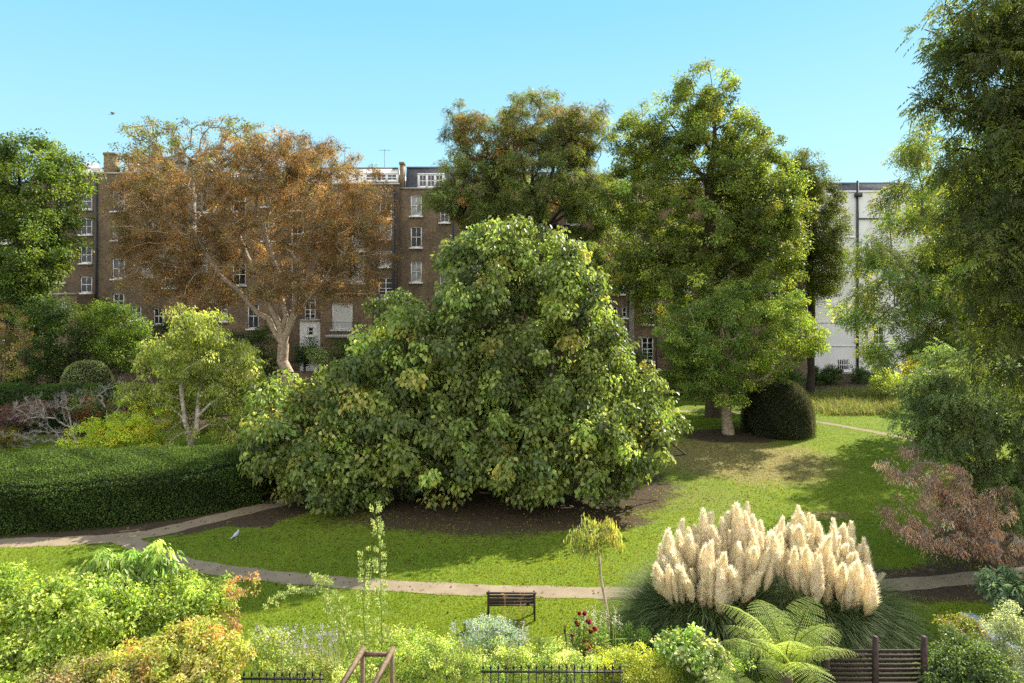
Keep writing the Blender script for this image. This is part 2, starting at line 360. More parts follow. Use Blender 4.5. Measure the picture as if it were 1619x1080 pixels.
# grass blades over the lawn
r = rng(5); n = 330000; py = r.uniform(640, 1085, n); px = r.uniform(-20, 1640, n); Yg = H * F / (py - HY); Xg = (px - 809.5) * Yg / F
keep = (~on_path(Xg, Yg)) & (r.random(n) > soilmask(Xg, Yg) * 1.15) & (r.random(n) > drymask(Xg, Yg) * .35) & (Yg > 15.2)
Xg, Yg = Xg[keep], Yg[keep]; n = len(Xg); P = np.stack([Xg, Yg, 0 * Xg], 1); D = np.stack([r.normal(0, .45, n), r.normal(0, .45, n), np.ones(n)], 1)
pt = smooth01(.5 + .5 * wob(Xg, Yg, .6)); dr = drymask(Xg, Yg)[:, None]
C = (np.array([[.135, .195, .018]]) * (1 - pt[:, None]) + np.array([[.21, .25, .024]]) * pt[:, None]) * (1 - dr) + np.array([[.22, .19, .07]]) * dr
C = C * np.exp(r.normal(0, .25, (n, 1))); lg = MB(); Lb = r.uniform(.03, .075, n); sd = unit(np.cross(D, np.array([[0, 1.0, 0]]) + r.normal(0, .6, (n, 3)))); wbl = (.0008 * Yg * r.uniform(.5, 1, n))[:, None]
V = np.stack([P - sd * wbl, P + sd * wbl, P + unit(D) * Lb[:, None]], 1).reshape(-1, 3); lg.add(V, np.arange(3 * n).reshape(-1, 3), np.repeat(C, 3, 0))
tag(lg.build('grass', LEAFM), 'short mown grass of the lawn', 'grass', kind='stuff')
# fallen leaves
n = 4600; c = np.concatenate([r.normal([-2, 26, 0], [7, 3.6, 0], (2600, 3)), r.normal([12, 34, 0], [6, 7, 0], (1400, 3)), r.uniform([-16, 17, 0], [18, 34, 0], (1200, 3))]); c[:, 2] = .02
c = c[(c[:, 1] > 16) & (np.abs(c[:, 0]) < 22)]; n = len(c); fl = MB(); leaves(fl, c, r.normal(size=(n, 3)) * [1, 1, .15], np.array([[0, 0, 1.0]]) + r.normal(0, .25, (n, 3)), r.uniform(.05, .13, n), r.uniform(.04, .08, n), pick(r, [(.24, .17, .06), (.16, .10, .05), (.10, .065, .03), (.32, .27, .10)], n))
tag(fl.build('fallen_leaves', LEAFM), 'scattered yellow and brown fallen leaves on the lawn', 'leaves', kind='stuff')

# ------------------------------------------------------------------ buildings
def brickf(c1, c2, mortar, grime):
    def f(t):
        tc = t.nodes.new('ShaderNodeTexCoord'); mp = t.nodes.new('ShaderNodeMapping'); mp.inputs['Rotation'].default_value = (R(90), 0, 0); t.links.new(tc.outputs['Object'], mp.inputs[0])
        b = t.nodes.new('ShaderNodeTexBrick'); S(b, Color1=(*c1, 1), Color2=(*c2, 1), Mortar=(*mortar, 1), Scale=1.0); b.inputs['Mortar Size'].default_value = .012
        b.inputs['Brick Width'].default_value = .26; b.inputs['Row Height'].default_value = .09; t.links.new(mp.outputs[0], b.inputs['Vector'])
        n = noise(t, .55, 8, rough=.7); n2 = noise(t, 4.5, 4)
        c = mixc(t, .75, b.outputs['Color'], ramp(t, n, [(.3, (.45, .43, .45)), (.5, (.85, .82, .78)), (.72, (1.65, 1.45, 1.2))]), 'MULTIPLY')
        c = mixc(t, .6, c, ramp(t, n2, [(.3, (.55, .55, .58)), (.65, (1.25, 1.15, 1.0))]), 'MULTIPLY')
        return bsdf(t, c, .9, .15, 0, b.outputs['Fac'], .4, .02)
    return f
BR = [mk('brown_brick', brickf((0.208, 0.161, 0.117), (0.138, 0.106, 0.078), (.32, .27, .20), 1)), mk('dark_brown_brick', brickf((0.168, 0.131, 0.098), (0.115, 0.087, 0.065), (.26, .21, .165), 1)),
      mk('yellow_brown_brick', brickf((0.265, 0.204, 0.139), (0.172, 0.13, 0.088), (.38, .31, .22), 1)), mk('red_brown_brick', brickf((0.205, 0.14, 0.107), (0.143, 0.101, 0.078), (.32, .25, .19), 1))]
def stuccof(t):
    n = noise(t, .5, 6); tc = t.nodes.new('ShaderNodeTexCoord'); mp = t.nodes.new('ShaderNodeMapping'); mp.inputs['Scale'].default_value = (1.2, 1, .08); t.links.new(tc.outputs['Object'], mp.inputs[0])
    s = t.nodes.new('ShaderNodeTexNoise'); S(s, Scale=1.0, Detail=6.0); t.links.new(mp.outputs[0], s.inputs['Vector'])
    c = mixc(t, .5, ramp(t, n, [(.3, (.66, .66, .66)), (.7, (.82, .81, .80))]), ramp(t, s.outputs['Fac'], [(.3, (.60, .60, .59)), (.6, (.82, .82, .81))])); return bsdf(t, c, .8, .2)
STUC = mk('white_stucco', stuccof); WHITE = plain('white_paint', (.86, .86, .84), .5, .4, 0, .08, 2); SLATE = plain('slate_roof', (.10, .105, .12), .9, .1, 0, .35, 3)
LEAD = plain('lead_grey', (.16, .17, .19), .6, .4, 0, .2, 2); PIPE = plain('dark_pipe', (.03, .035, .045), .5, .4, 0, .2, 4); STONE = plain('stone', (.38, .34, .28), .8, .3, 0, .3, 3)
POT = plain('terracotta', (.36, .13, .07), .8, .2, 0, .3, 5); IRON = plain('black_iron', (.012, .012, .014), .45, .5, 0, .4, 8); WOOD = plain('weathered_wood', (.17, .115, .075), .8, .2, 0, .45, 14)
DWOOD = plain('dark_stained_wood', (.045, .03, .024), .75, .25, 0, .4, 12); GREY = plain('concrete', (.42, .41, .38), .85, .2, 0, .25, 4)
def glassm(name, c, rough): return mk(name, lambda t: bsdf(t, ramp(t, noise(t, 1.7, 2), [(.35, tuple(x * .5 for x in c)), (.65, c)]), rough, .5))
GL = [glassm('dark_window_glass', (.02, .023, .03), .1), glassm('window_glass_over_blind', (.42, .43, .43), .3), glassm('window_glass_over_curtain', (.08, .085, .09), .15)]
CURT = mk('net_curtain', lambda t: bsdf(t, ramp(t, (lambda w: (S(w, Scale=7.0, Distortion=1.0), w.outputs['Fac'])[1])(t.nodes.new('ShaderNodeTexWave')), [(0, (.52, .54, .53)), (1, (.8, .8, .78))]), .8, .3))
wcache = {}
def win_meshes(w, h, style, g):
    k = (round(w, 2), round(h, 2), style, g)
    if k in wcache: return wcache[k]
    fr = MB(); t = .11; b = .045
    fr.box(0, t, 0, .08, 0, h); fr.box(w - t, w, 0, .08, 0, h); fr.box(t, w - t, 0, .08, h - t, h); fr.box(t, w - t, 0, .08, 0, t)
    if style != 'casement': fr.box(t, w - t, .01, .07, h * .5 - .035, h * .5 + .035)
    if style == 'sash' and w > .8: fr.box(w / 2 - b / 2, w / 2 + b / 2, .02, .06, t, h * .5 - .035); fr.box(w / 2 - b / 2, w / 2 + b / 2, .02, .06, h * .5 + .035, h - t)
    if style == 'grid':
        for q in (1, 2):
            x = w * q / 3; fr.box(x - b / 2, x + b / 2, .02, .06, t, h * .5 - .035); fr.box(x - b / 2, x + b / 2, .02, .06, h * .5 + .035, h - t)
        for z in (.25, .75): fr.box(t, w - t, .025, .055, h * z - b / 2, h * z + b / 2)
    if style == 'door':
        fr.box(w / 2 - .05, w / 2 + .05, .012, .068, t, h * .5 - .035)
        fr.box(w / 2 - .05, w / 2 + .05, .012, .068, h * .5 + .035, h - t)
        for z in (.2, .35, .75): fr.box(t, w / 2 - .05, .025, .055, h * z - b / 2, h * z + b / 2); fr.box(w / 2 + .05, w - t, .025, .055, h * z - b / 2, h * z + b / 2)
    pn = MB(); pn.quad((t * .6, .05, t * .6), (w - t * .6, .05, t * .6), (w - t * .6, .05, h - t * .6), (t * .6, .05, h - t * .6))
    si = MB(); si.box(-.12, w + .12, -.2, .1, -.14, -.003)
    wcache[k] = (fr.mesh('window', WHITE), pn.mesh('pane', GL[g] if g < 3 else CURT), si.mesh('sill', WHITE)); return wcache[k]
def wall_open(mb, x0, x1, z0, z1, y, ops, dep=.16):
    xsx = sorted({x0, x1, *[o[0] for o in ops], *[o[1] for o in ops]}); zs = sorted({z0, z1, *[o[2] for o in ops], *[o[3] for o in ops]})
    for a, b in zip(xsx, xsx[1:]):
        for c, d in zip(zs, zs[1:]):
            mx, mz = (a + b) / 2, (c + d) / 2
            if not any(o[0] < mx < o[1] and o[2] < mz < o[3] for o in ops): mb.quad((a, y, c), (b, y, c), (b, y, d), (a, y, d))
    for (a, b, c, d) in ops:
        e = y + dep + .12
        mb.quad((a, y, c), (a, e, c), (a, e, d), (a, y, d)); mb.quad((b, e, c), (b, y, c), (b, y, d), (b, e, d)); mb.quad((a, y, d), (a, e, d), (b, e, d), (b, y, d)); mb.quad((a, e, c), (a, y, c), (b, y, c), (b, e, c))
        mb.quad((a, e, c), (b, e, c), (b, e, d), (a, e, d))
def add_windows(th, ops, y, styles, dep=.16):
    L = th.location
    for o, (st, g) in zip(ops, styles):
        me = win_meshes(o[1] - o[0], o[3] - o[2], st, g); f = bpy.data.objects.new('window', me[0]); f.parent = th; f.location = (o[0] - L.x, y + dep - .06 - L.y, o[2] - L.z)
        COL.objects.link(f)
        for nm, m in (('pane', me[1]), ('sill', me[2])):
            c = bpy.data.objects.new(nm, m); c.parent = f; COL.objects.link(c)
            if nm == 'sill': c.location = (0, -(dep - .06), 0)
def opn(px, py, w, h, Y):
    a = W(px - w / 2, py + h / 2, Y); b = W(px + w / 2, py - h / 2, Y); return (a[0], b[0], a[2], b[2])
def chimney(th, x0, x1, y, z0, z1, mat, pots=4, d=1.0, pot_h=.55):
    m = MB(); m.box(x0, x1, y, y + d, z0, z1 - .25); m.box(x0 - .06, x1 + .06, y - .06, y + d + .06, z1 - .25, z1); c = m.build('chimney', mat, th)
    for k in range(pots):
        x = x0 + (x1 - x0) * (k + .5) / pots; pr = [(.13, 0), (.12, pot_h * .75), (.15, pot_h * .8), (.15, pot_h), (.10, pot_h)]
        q = MB(); q.tube([(x, y + d / 2, z1 + z) for _, z in pr], [a for a, _ in pr], 10)
        p = q.build('chimney_pot', POT, None); p.parent = c; p.location = tuple(-v for v in th.location)
def house(label, pxa, pxb, Y, ptop, wins, mat, roof=None, pipes=(), chims=(), depth=10, cat='house', name='brick_house', cornice=True, base_w=None, aerials=(), trim=STONE):
    x0 = (pxa - 809.5) * Y / F; x1 = (pxb - 809.5) * Y / F; zt = H - (ptop - HY) * Y / F; th = empty(name, (x0, Y, 0), label, cat)
    ops = [opn(a, b, w, h, Y) for (a, b, w, h, *_) in wins]; m = MB(); wall_open(m, x0, x1, -.2, zt, Y, ops)
    m.quad((x1, Y, -.2), (x1, Y + depth, -.2), (x1, Y + depth, zt), (x1, Y, zt)); m.quad((x0, Y + depth, -.2), (x0, Y, -.2), (x0, Y, zt), (x0, Y + depth, zt)); m.quad((x1, Y + depth, -.2), (x0, Y + depth, -.2), (x0, Y + depth, zt), (x1, Y + depth, zt))
    m.quad((x0, Y, zt), (x1, Y, zt), (x1, Y + depth, zt), (x0, Y + depth, zt)); m.build('wall', mat, th)
    add_windows(th, ops, Y, [(w[4] if len(w) > 4 else 'sash', w[5] if len(w) > 5 else 0) for w in wins])
    if cornice: c = MB(); c.box(x0 + .01, x1 - .01, Y - .1, Y + .3, zt - .02, zt + .16); c.build('coping', trim, th)
    for o in ops:
        pass
    for p in pipes:
        (px, pya, pyb, rr) = p; a = W(px, pya, Y); b = W(px, pyb, Y); q = MB(); q.tube([(a[0], Y - .12, a[2]), (a[0], Y - .12, b[2])], rr, 8)
        zz = b[2] + 1
        while zz < a[2]: q.tube([(a[0], Y - .12, zz - .06), (a[0], Y - .12, zz + .06)], rr * 1.35, 8); zz += 1.8
        q.build('drainpipe', PIPE, th)
    for (ca, cb, cy, pots, dy, cm) in chims:
        a = W(ca, cy, Y + dy); b = W(cb, cy, Y + dy); chimney(th, a[0], b[0], Y + dy, zt - .1, a[2], cm, pots)
    if roof:
        rz = H - (roof['top'] - HY) * Y / F; ins = roof.get('inset', .5); sl_ = roof.get('slope', 1.1); a0 = x0 + roof.get('l', .25); a1 = x1 - roof.get('r', .25); q = MB()
        y0, y1 = Y + ins, Y + ins + sl_; z0 = zt - .05
        V = [(a0, y0, z0), (a1, y0, z0), (a1, Y + depth - .5, z0), (a0, Y + depth - .5, z0), (a0, y1, rz), (a1, y1, rz), (a1, Y + depth - 1.5, rz - .1), (a0, Y + depth - 1.5, rz - .1)]
        q.add(V, np.array([(0, 1, 5, 4), (1, 2, 6, 5), (2, 3, 7, 6), (3, 0, 4, 7), (4, 5, 6, 7)])); rf = q.build('roof', roof.get('mat', SLATE), th)
        if roof.get('edge', True): q = MB(); q.box(a0 - .02, a1 + .02, y1 - .12, y1 + .2, rz - .01, rz + .12); q.build('roof_edge', LEAD, th)
        for (da, db, dt, dbm) in roof.get('dormers', []):
            Yd = Y + ins; A = W(da, dbm, Yd); B = W(db, dt, Yd); q = MB(); q.box(A[0] - .1, B[0] + .1, Yd - .05, Yd + sl_ + .5, B[2], B[2] + .12); q.box(A[0] - .1, A[0], Yd - .02, Yd + sl_ + .3, A[2], B[2]); q.box(B[0], B[0] + .1, Yd - .02, Yd + sl_ + .3, A[2], B[2]); q.build('dormer', WHITE, th)
            k = max(1, round((B[0] - A[0]) / .95)); wW = (B[0] - A[0]) / k; ops2 = [(A[0] + j * wW, A[0] + (j + 1) * wW, A[2], B[2]) for j in range(k)]; add_windows(th, ops2, Yd - .1, [('sash' if k > 1 else 'grid', 2)] * k)
    for (ax, ay0, ay1, kind) in aerials:
        a = W(ax, ay0, Y + 3); b = W(ax, ay1, Y + 3); q = MB(); q.tube([(a[0], Y + 3, zt - .1), (b[0], Y + 3, b[2])], .025, 5)
        for k in range(6): z = b[2] - .1 - (k % 2) * .02; xx = b[0] - .5 + k * .2; q.tube([(xx, Y + 2.7, z), (xx, Y + 3.3, z)], .012, 4)
        q.tube([(b[0] - .6, Y + 3, b[2] - .1), (b[0] + .6, Y + 3, b[2] - .1)], .015, 4); q.build('aerial', PIPE, th)
    return th, x0, x1, zt
def rail(mb, x0, x1, y, z0, z1, step=.12, r_=.012):
    mb.box(x0, x1, y - .015, y + .015, z1 - .03, z1); mb.box(x0, x1, y - .012, y + .012, z0 + .05, z0 + .08); x = x0 + step / 2
    while x < x1: mb.tube([(x, y, z0), (x, y, z1)], r_, 4); x += step

YB = 66.0
sw = lambda x, ys, w=20, h=31, st='sash', gs=(0, 2, 1, 0, 2, 0): [(x, y, w, h, st, gs[k % len(gs)]) for k, y in enumerate(ys)]
house('brown brick house behind the dark green tree at the left', -60, 52, YB, 300, sw(-20, (330, 375, 420, 470)) + sw(8, (330, 372, 412, 452), 18, 26) + sw(32, (345, 390, 450), 16, 28) + [(20, 520, 24, 34, 'sash', 0)], BR[1], roof=dict(top=285))
house('brown brick house set back behind the left drainpipe', 52, 148, YB + .8, 278, sw(136, (318, 358, 403, 450), 19, 26, gs=(2, 0, 0, 0)) + [(91, 436, 24, 22, 'sash', 2), (75, 350, 20, 28, 'sash', 1), (100, 318, 18, 26, 'sash', 0), (98, 487, 15, 18, 'sash', 1), (60, 545, 24, 30, 'sash', 0)], BR[1],
      roof=dict(top=260, mat=WHITE, inset=2.5, slope=.1, dormers=[(145, 160, 267, 274)]), chims=[(128, 146, 257, 5, 6, STUC)], pipes=[(84, 585, 462, .06)])
house('brown brick house with slate attic and lit brick chimney wall', 148.3, 288, YB - 1.2, 275, sw(187, (318, 364, 425), 20, 32, gs=(2, 1, 2)) + sw(233, (320, 362, 425), 19, 26, gs=(2, 0, 1)) + sw(268, (330, 380, 440), 18, 30, gs=(0, 2, 0)) + [(215, 495, 16, 22, 'sash', 2), (187, 476, 18, 24, 'sash', 0), (250, 500, 16, 26, 'sash', 0)], BR[0],
      roof=dict(top=254, l=2.2, dormers=[(200, 213, 260, 276)]), chims=[(164, 181, 241, 0, .6, BR[2]), (197, 212, 247, 2, 5, BR[3])], pipes=[(153, 590, 280, .12)])
house('brown brick house directly behind the rust coloured tree', 288.3, 448, YB, 285, sw(318, (320, 366, 420), gs=(2, 0, 1)) + sw(378, (318, 370, 434), 21, 34, gs=(0, 2, 0)) + sw(424, (312, 366, 452), 19, 30, gs=(2, 0, 0)) + [(336, 490, 11, 36, 'sash', 1), (354, 490, 11, 36, 'sash', 1), (400, 500, 18, 40, 'sash', 2), (298, 500, 18, 26, 'sash', 0)], BR[2],
      roof=dict(top=268, dormers=[(350, 372, 272, 286)]), chims=[(300, 330, 258, 4, 4, BR[2])])
h4 = house('brown brick house with white attic windows and balcony extension', 448.3, 631, YB - .6, 292, sw(470, (318, 370, 430), gs=(2, 0, 2)) + sw(512, (322, 368, 430), 18, 30, gs=(0, 1, 0)) + sw(566, (380, 430), 20, 34, gs=(1, 1)) + sw(610, (333, 365, 409), 20, 26, gs=(2, 1, 1)) + [(610, 456, 24, 34, 'door', 2), (490, 490, 18, 44, 'door', 0), (468, 470, 14, 40, 'sash', 1)], BR[1],
      roof=dict(top=265, mat=WHITE, inset=.6, slope=.15, dormers=[(578, 628, 275, 286), (470, 520, 275, 286)]), pipes=[(622, 590, 300, .13), (628, 590, 303, .07)], aerials=[(545, 280, 232, 0)])
house('brown brick house with dark slate mansard and wide attic window', 631.3, 742, YB, 299, sw(658, (325, 375, 430), 18, 33, gs=(1, 2, 1)) + sw(703, (339, 408, 446), 15, 26, gs=(0, 0, 0)) + [(703, 520, 16, 26, 'sash', 0), (658, 490, 20, 34, 'sash', 2)], BR[0],
      roof=dict(top=262, slope=.9, l=.5, dormers=[(662, 701, 276, 296)]), chims=[(632, 638, 256, 0, .1, BR[2])], aerials=[(608, 260, 236, 0)], pipes=[(716, 590, 305, .07)])
house('brown brick house behind the red flecked tree', 742.3, 880, YB - .5, 292, sw(750, (330, 375, 430), gs=(0, 2, 1)) + sw(800, (330, 380, 440)) + sw(850, (330, 380, 440), gs=(2, 0, 1)), BR[3], roof=dict(top=270), chims=[(760, 800, 256, 5, 4, BR[3])])
house('brown brick house with narrow toilet window beside a sash', 880.3, 1000, YB - 1.4, 300, sw(905, (340, 390, 440, 495), gs=(2, 0, 1, 0)) + sw(978, (355, 402, 452), 18, 26, gs=(0, 0, 0)) + [(970, 498, 14, 27, 'sash', 0), (987.5, 494, 8, 17, 'sash', 0), (976, 549, 28, 26, 'sash', 1)], BR[3], roof=dict(top=275), pipes=[(994, 590, 310, .07)])
house('brown brick house with tall garden doors right of the big tree', 1000.3, 1120, YB - 1.2, 300, sw(1024, (340, 385, 440), 20, 34, gs=(0, 2, 1)) + [(1023, 495, 20, 36, 'grid', 2), (1024, 552, 19, 38, 'door', 0), (1058, 495, 12, 30, 'sash', 1)] + sw(1080, (345, 395, 445, 500), gs=(2, 0, 0, 1)), BR[3], roof=dict(top=278), pipes=[(1037, 590, 470, .05)])
house('brown brick house hidden behind the tall green tree', 1120.3, 1276, YB - .8, 300, sw(1150, (340, 395, 450)) + sw(1220, (340, 395, 450), gs=(0, 1, 2)), BR[0], roof=dict(top=280))
wh = house('white stucco house with grey slate attic and tall chimneys', 1276.3, 1445, 68, 304, [(1343, 365, 12, 18, 'grid', 2), (1378, 411, 17, 32, 'grid', 2), (1378, 471, 17, 32, 'grid', 2), (1390, 530, 18, 28, 'sash', 0), (1333, 577, 20, 18, 'casement', 0), (1300, 420, 14, 26, 'grid', 0), (1420, 411, 16, 30, 'grid', 1), (1420, 471, 16, 30, 'grid', 2)], STUC,
           name='stucco_house', roof=dict(top=289, inset=.4, slope=.3, l=.5, r=.5), chims=[(1313, 1329, 290, 2, .9, STUC), (1410, 1437, 288, 5, .9, STUC)], pipes=[(1355, 592, 286, .12)], trim=STUC)
q = MB(); Yw = 68
for py in (511, 548): a = W(1276.5, py, Yw); b = W(1444.5, py, Yw); q.box(a[0], b[0], Yw - .05, Yw + .02, a[2], a[2] + .1)
q.build('string_course', STUC, wh[0]); q = MB(); a = W(1355, 346, Yw); q.tube([(a[0], Yw - .12, a[2]), (a[0] + 3.2, Yw - .12, a[2])], .07, 8); q.box(a[0] - .3, a[0] + .35, Yw - .4, Yw - .02, W(0, 312, Yw)[2], W(0, 306, Yw)[2]); q.build('drainpipe', PIPE, wh[0])
q = MB(); o = opn(1333, 577, 20, 18, Yw)
for k in range(7): x = o[0] + (o[1] - o[0]) * (k + .5) / 7; q.box(x - .02, x + .02, Yw - .03, Yw - .005, o[2], o[3])
q.box(o[0], o[1], Yw - .035, Yw - .031, (o[2] + o[3]) / 2 - .03, (o[2] + o[3]) / 2 + .03); q.build('window_bars', WHITE, wh[0])
house('white stucco house at the far right behind the ash leaves', 1445.3, 1660, 67.4, 318, sw(1470, (360, 411, 471, 530), 16, 30, 'grid') + sw(1540, (360, 411, 471, 530), 16, 30, 'grid') + sw(1610, (360, 411, 471, 530), 16, 30, 'grid'), STUC, name='stucco_house', roof=dict(top=300), trim=STUC)
# rear extension with the curtained window and balcony
def extension(label, pa, pb, Y, ptop, wins, mat, name='garden_extension', balc=None):
    return house(label, pa, pb, Y, ptop, wins, mat, depth=YB - .62 - Y, cat='extension', name=name)
ex = extension('yellow brick garden extension with large net curtained window', 507, 588, 61.5, 466, [(541, 500, 33, 42, 'casement', 3)], BR[2])
q = MB(); a = W(520, 528, 61.5); b = W(586, 508, 61.5); rail(q, a[0], b[0], 60.5, a[2], b[2]); q.build('balcony_rail', IRON, ex[0]); q = MB(); q.box(a[0], b[0], 60.3, 61.5, a[2] - .25, a[2] - .02); q.build('balcony_floor', GREY, ex[0])
extension('white boarded garden room below the rust coloured tree', 474, 506.5, 62, 508, [(491, 500 + 24, 10, 14, 'sash', 0)], WHITE)
extension('low brick extension with small white window by the drainpipe', 62, 122, 62, 466, [(98, 487, 15, 18, 'sash', 1)], BR[2])
# garden wall of the back gardens
gw = MB(); gw.box(-48, 16.5, 56.6, 56.85, -.1, 1.7); gw.box(-48, 16.5, 56.55, 56.9, 1.7, 1.78); tag(gw.build('garden_wall', BR[1]), 'low dark brick wall along the back gardens of the terrace', 'wall')

# ------------------------------------------------------------------ trees
GA = [(.045, .085, .012), (.07, .115, .014), (.03, .06, .010)]
def T(*a, **k): return plant('tree', *a, **k)
plant('broadleaf_tree', 'dense dark green tree at the left edge in front of the terrace', 'tree', (W(20, 0, 50)[0], 50, 0),
      [(20, 320, 95, 112, 50, 4.5), (55, 285, 68, 68, 50, 4), (-30, 400, 90, 60, 50, 4), (65, 385, 45, 60, 49, 3), (-60, 300, 80, 90, 50, 4), (20, 425, 75, 32, 49.5, 3.5), (40, 440, 50, 22, 48.5, 2.5)], 600, .8, 120, .19, .12, [(.05, .08, .012), (.085, .115, .014), (.03, .05, .01)], seed=11, trunk_r=.4, bark='dark', fill=7, limbs=[[W(22, 470, 50), W(30, 380, 50), W(30, 300, 50)]])
ch = dict(bark='pale', trunk_r=.40)
plant('horse_chestnut', 'rust brown autumn horse chestnut with pale forked trunk', 'tree', (W(457, 0, 50)[0], 50, 0),
      [(400, 330, 185, 112, 50, 6.5), (290, 350, 108, 110, 49, 6), (520, 330, 98, 108, 50, 6), (562, 400, 58, 75, 49, 4.5), (470, 255, 80, 40, 50, 4), (255, 425, 65, 68, 49, 4), (430, 258, 105, 48, 50, 5), (250, 285, 42, 40, 50, 4), (330, 460, 60, 35, 49, 4), (480, 450, 80, 35, 49, 5), (590, 340, 26, 60, 49.5, 3), (215, 350, 30, 60, 49, 3)],
      1450, .58, 135, .13, .055, [(.26, .155, .052), (.19, .11, .04), (.16, .14, .05), (.30, .20, .075), (.10, .075, .03)], colw=[3, 3, 3, 1.5, 2], seed=12, gain=1.25, e=.46, twig=.017, twigs=8, fill=3.2, mat=LEAFM, squash=.8, droop=.5, upn=.5,
      limbs=[[W(456, 590, 50), W(448, 545, 50)], [1, W(425, 505, 50), W(392, 478, 49.5), W(352, 440, 48.5), W(318, 385, 48)], [1, W(452, 500, 50), W(443, 440, 50.5), W(415, 350, 51)], [1, W(465, 495, 50), W(478, 420, 49.5), W(500, 330, 50)], [1, W(490, 470, 49), W(525, 420, 48)], [1, W(425, 480, 50), W(388, 400, 51), W(360, 320, 51)]], **ch)
plant('plane_tree', 'sparse green and brown tree top rising behind the rust brown tree', 'tree', (W(300, 0, 60)[0], 60, 0),
      [(300, 212, 95, 26, 60, 3), (232, 215, 34, 34, 60, 3), (385, 205, 34, 24, 60, 3), (300, 255, 120, 30, 60, 4), (210, 240, 20, 20, 60, 2)], 240, .5, 40, .17, .1, [(.10, .12, .03), (.14, .10, .035), (.08, .10, .02)], seed=13, trunk_r=.35, bark='grey', fill=3, twigs=3, twig=.012, limbs=[[W(300, 400, 60), W(300, 280, 60)]])
plant('false_acacia', 'round headed tree with dark limbs and reddish seed tufts against the sky', 'tree', (W(856, 0, 54)[0], 54, 0),
      [(738, 205, 36, 40, 54, 3), (740, 280, 52, 60, 54, 4), (850, 192, 68, 48, 54, 4), (932, 205, 36, 40, 54, 3), (850, 285, 90, 70, 54, 5), (705, 318, 38, 18, 53, 3), (790, 260, 40, 50, 55, 3), (793, 215, 34, 34, 55, 2.5), (892, 205, 30, 30, 55, 2.5), (900, 240, 40, 40, 55, 3), (760, 335, 50, 25, 54, 3), (800, 350, 70, 40, 54, 4), (935, 320, 48, 50, 54, 4), (920, 400, 60, 50, 54, 4)],
      1150, .52, 84, .24, (.36, .17), [(.055, .08, .02), (.085, .11, .025), (.10, .11, .03), (.13, .07, .03)], colw=[4, 3, 1.5, .4], seed=14, compound=3, trunk_r=.42, e=.47, bark='dark', twig=.016, fill=3, cj=.35, topcol=((.13, .065, .03), W(0, 330, 54)[2], W(0, 190, 54)[2], .22),
      limbs=[[W(852, 450, 54), W(850, 380, 54)], [1, W(842, 300, 54), W(838, 230, 54)], [1, W(880, 340, 54), W(915, 285, 54), W(950, 245, 54)], [1, W(905, 330, 53), W(975, 300, 53), W(1010, 292, 53)], [1, W(790, 310, 54), W(745, 250, 54)], [1, W(868, 300, 55), W(880, 230, 55)], [1, W(760, 345, 53), W(715, 325, 53)]])
plant('tall_lime_tree', 'tallest yellow green tree with wispy top right of centre', 'tree', (W(1128, 0, 47)[0], 47, 0),
      [(1120, 145, 50, 46, 47, 2.5), (1085, 180, 52, 46, 47, 3), (1100, 250, 98, 75, 47, 4.5), (1175, 210, 40, 50, 47, 2.5), (1125, 330, 135, 100, 46.5, 5), (1180, 265, 62, 75, 46.5, 4), (1040, 370, 72, 115, 47, 4), (1210, 370, 60, 60, 46.5, 3.5), (1180, 410, 85, 85, 46, 4.5), (1045, 235, 48, 50, 47, 3), (1080, 460, 85, 70, 46.5, 4.5), (985, 300, 40, 75, 47, 3), (1000, 215, 34, 40, 48, 2.5), (1240, 330, 30, 50, 47, 3), (1000, 440, 45, 60, 47, 3), (1200, 330, 50, 60, 46, 3.5)],
      1250, .56, 150, .16, .095, [(.08, .105, .018), (.115, .135, .024), (.05, .075, .015), (.16, .15, .03)], colw=[4, 2.5, 3.5, .4], seed=15, trunk_r=.45, bark='brown', fill=3.2, cj=.38, squash=.8, limbs=[[W(1128, 560, 47), W(1130, 450, 47), W(1125, 330, 47), W(1128, 250, 47), W(1122, 150, 47)]])
plant('aspen_tree', 'pale grey green feathery tree top behind the tallest tree', 'tree', (W(1000, 0, 60)[0], 60, 0),
      [(1010, 190, 32, 34, 60, 2.5), (1005, 260, 32, 50, 60, 3), (985, 340, 45, 50, 60, 3), (1195, 235, 24, 45, 60, 2.5)], 150, .55, 60, .14, .08, [(.12, .16, .06), (.15, .18, .07)], seed=16, trunk_r=.22, bark='grey', fill=3, twigs=3, limbs=[[W(1003, 400, 60), W(1006, 300, 60), W(1010, 220, 60)]])
plant('holm_oak', 'dark olive tree against the white house', 'tree', (W(1280, 0, 55)[0], 55, 0),
      [(1265, 285, 38, 50, 55, 3), (1285, 350, 46, 75, 55, 3.5), (1275, 430, 48, 62, 55, 3), (1300, 400, 28, 70, 54, 2.5), (1250, 320, 30, 70, 55, 3)], 640, .55, 160, .13, .07, [(.05, .065, .012), (.09, .10, .014), (.03, .04, .01)], colw=[3, 2, 3], seed=17, trunk_r=.28, bark='dark', fill=5, limbs=[[W(1282, 560, 55), W(1280, 420, 55), W(1275, 320, 55)]])
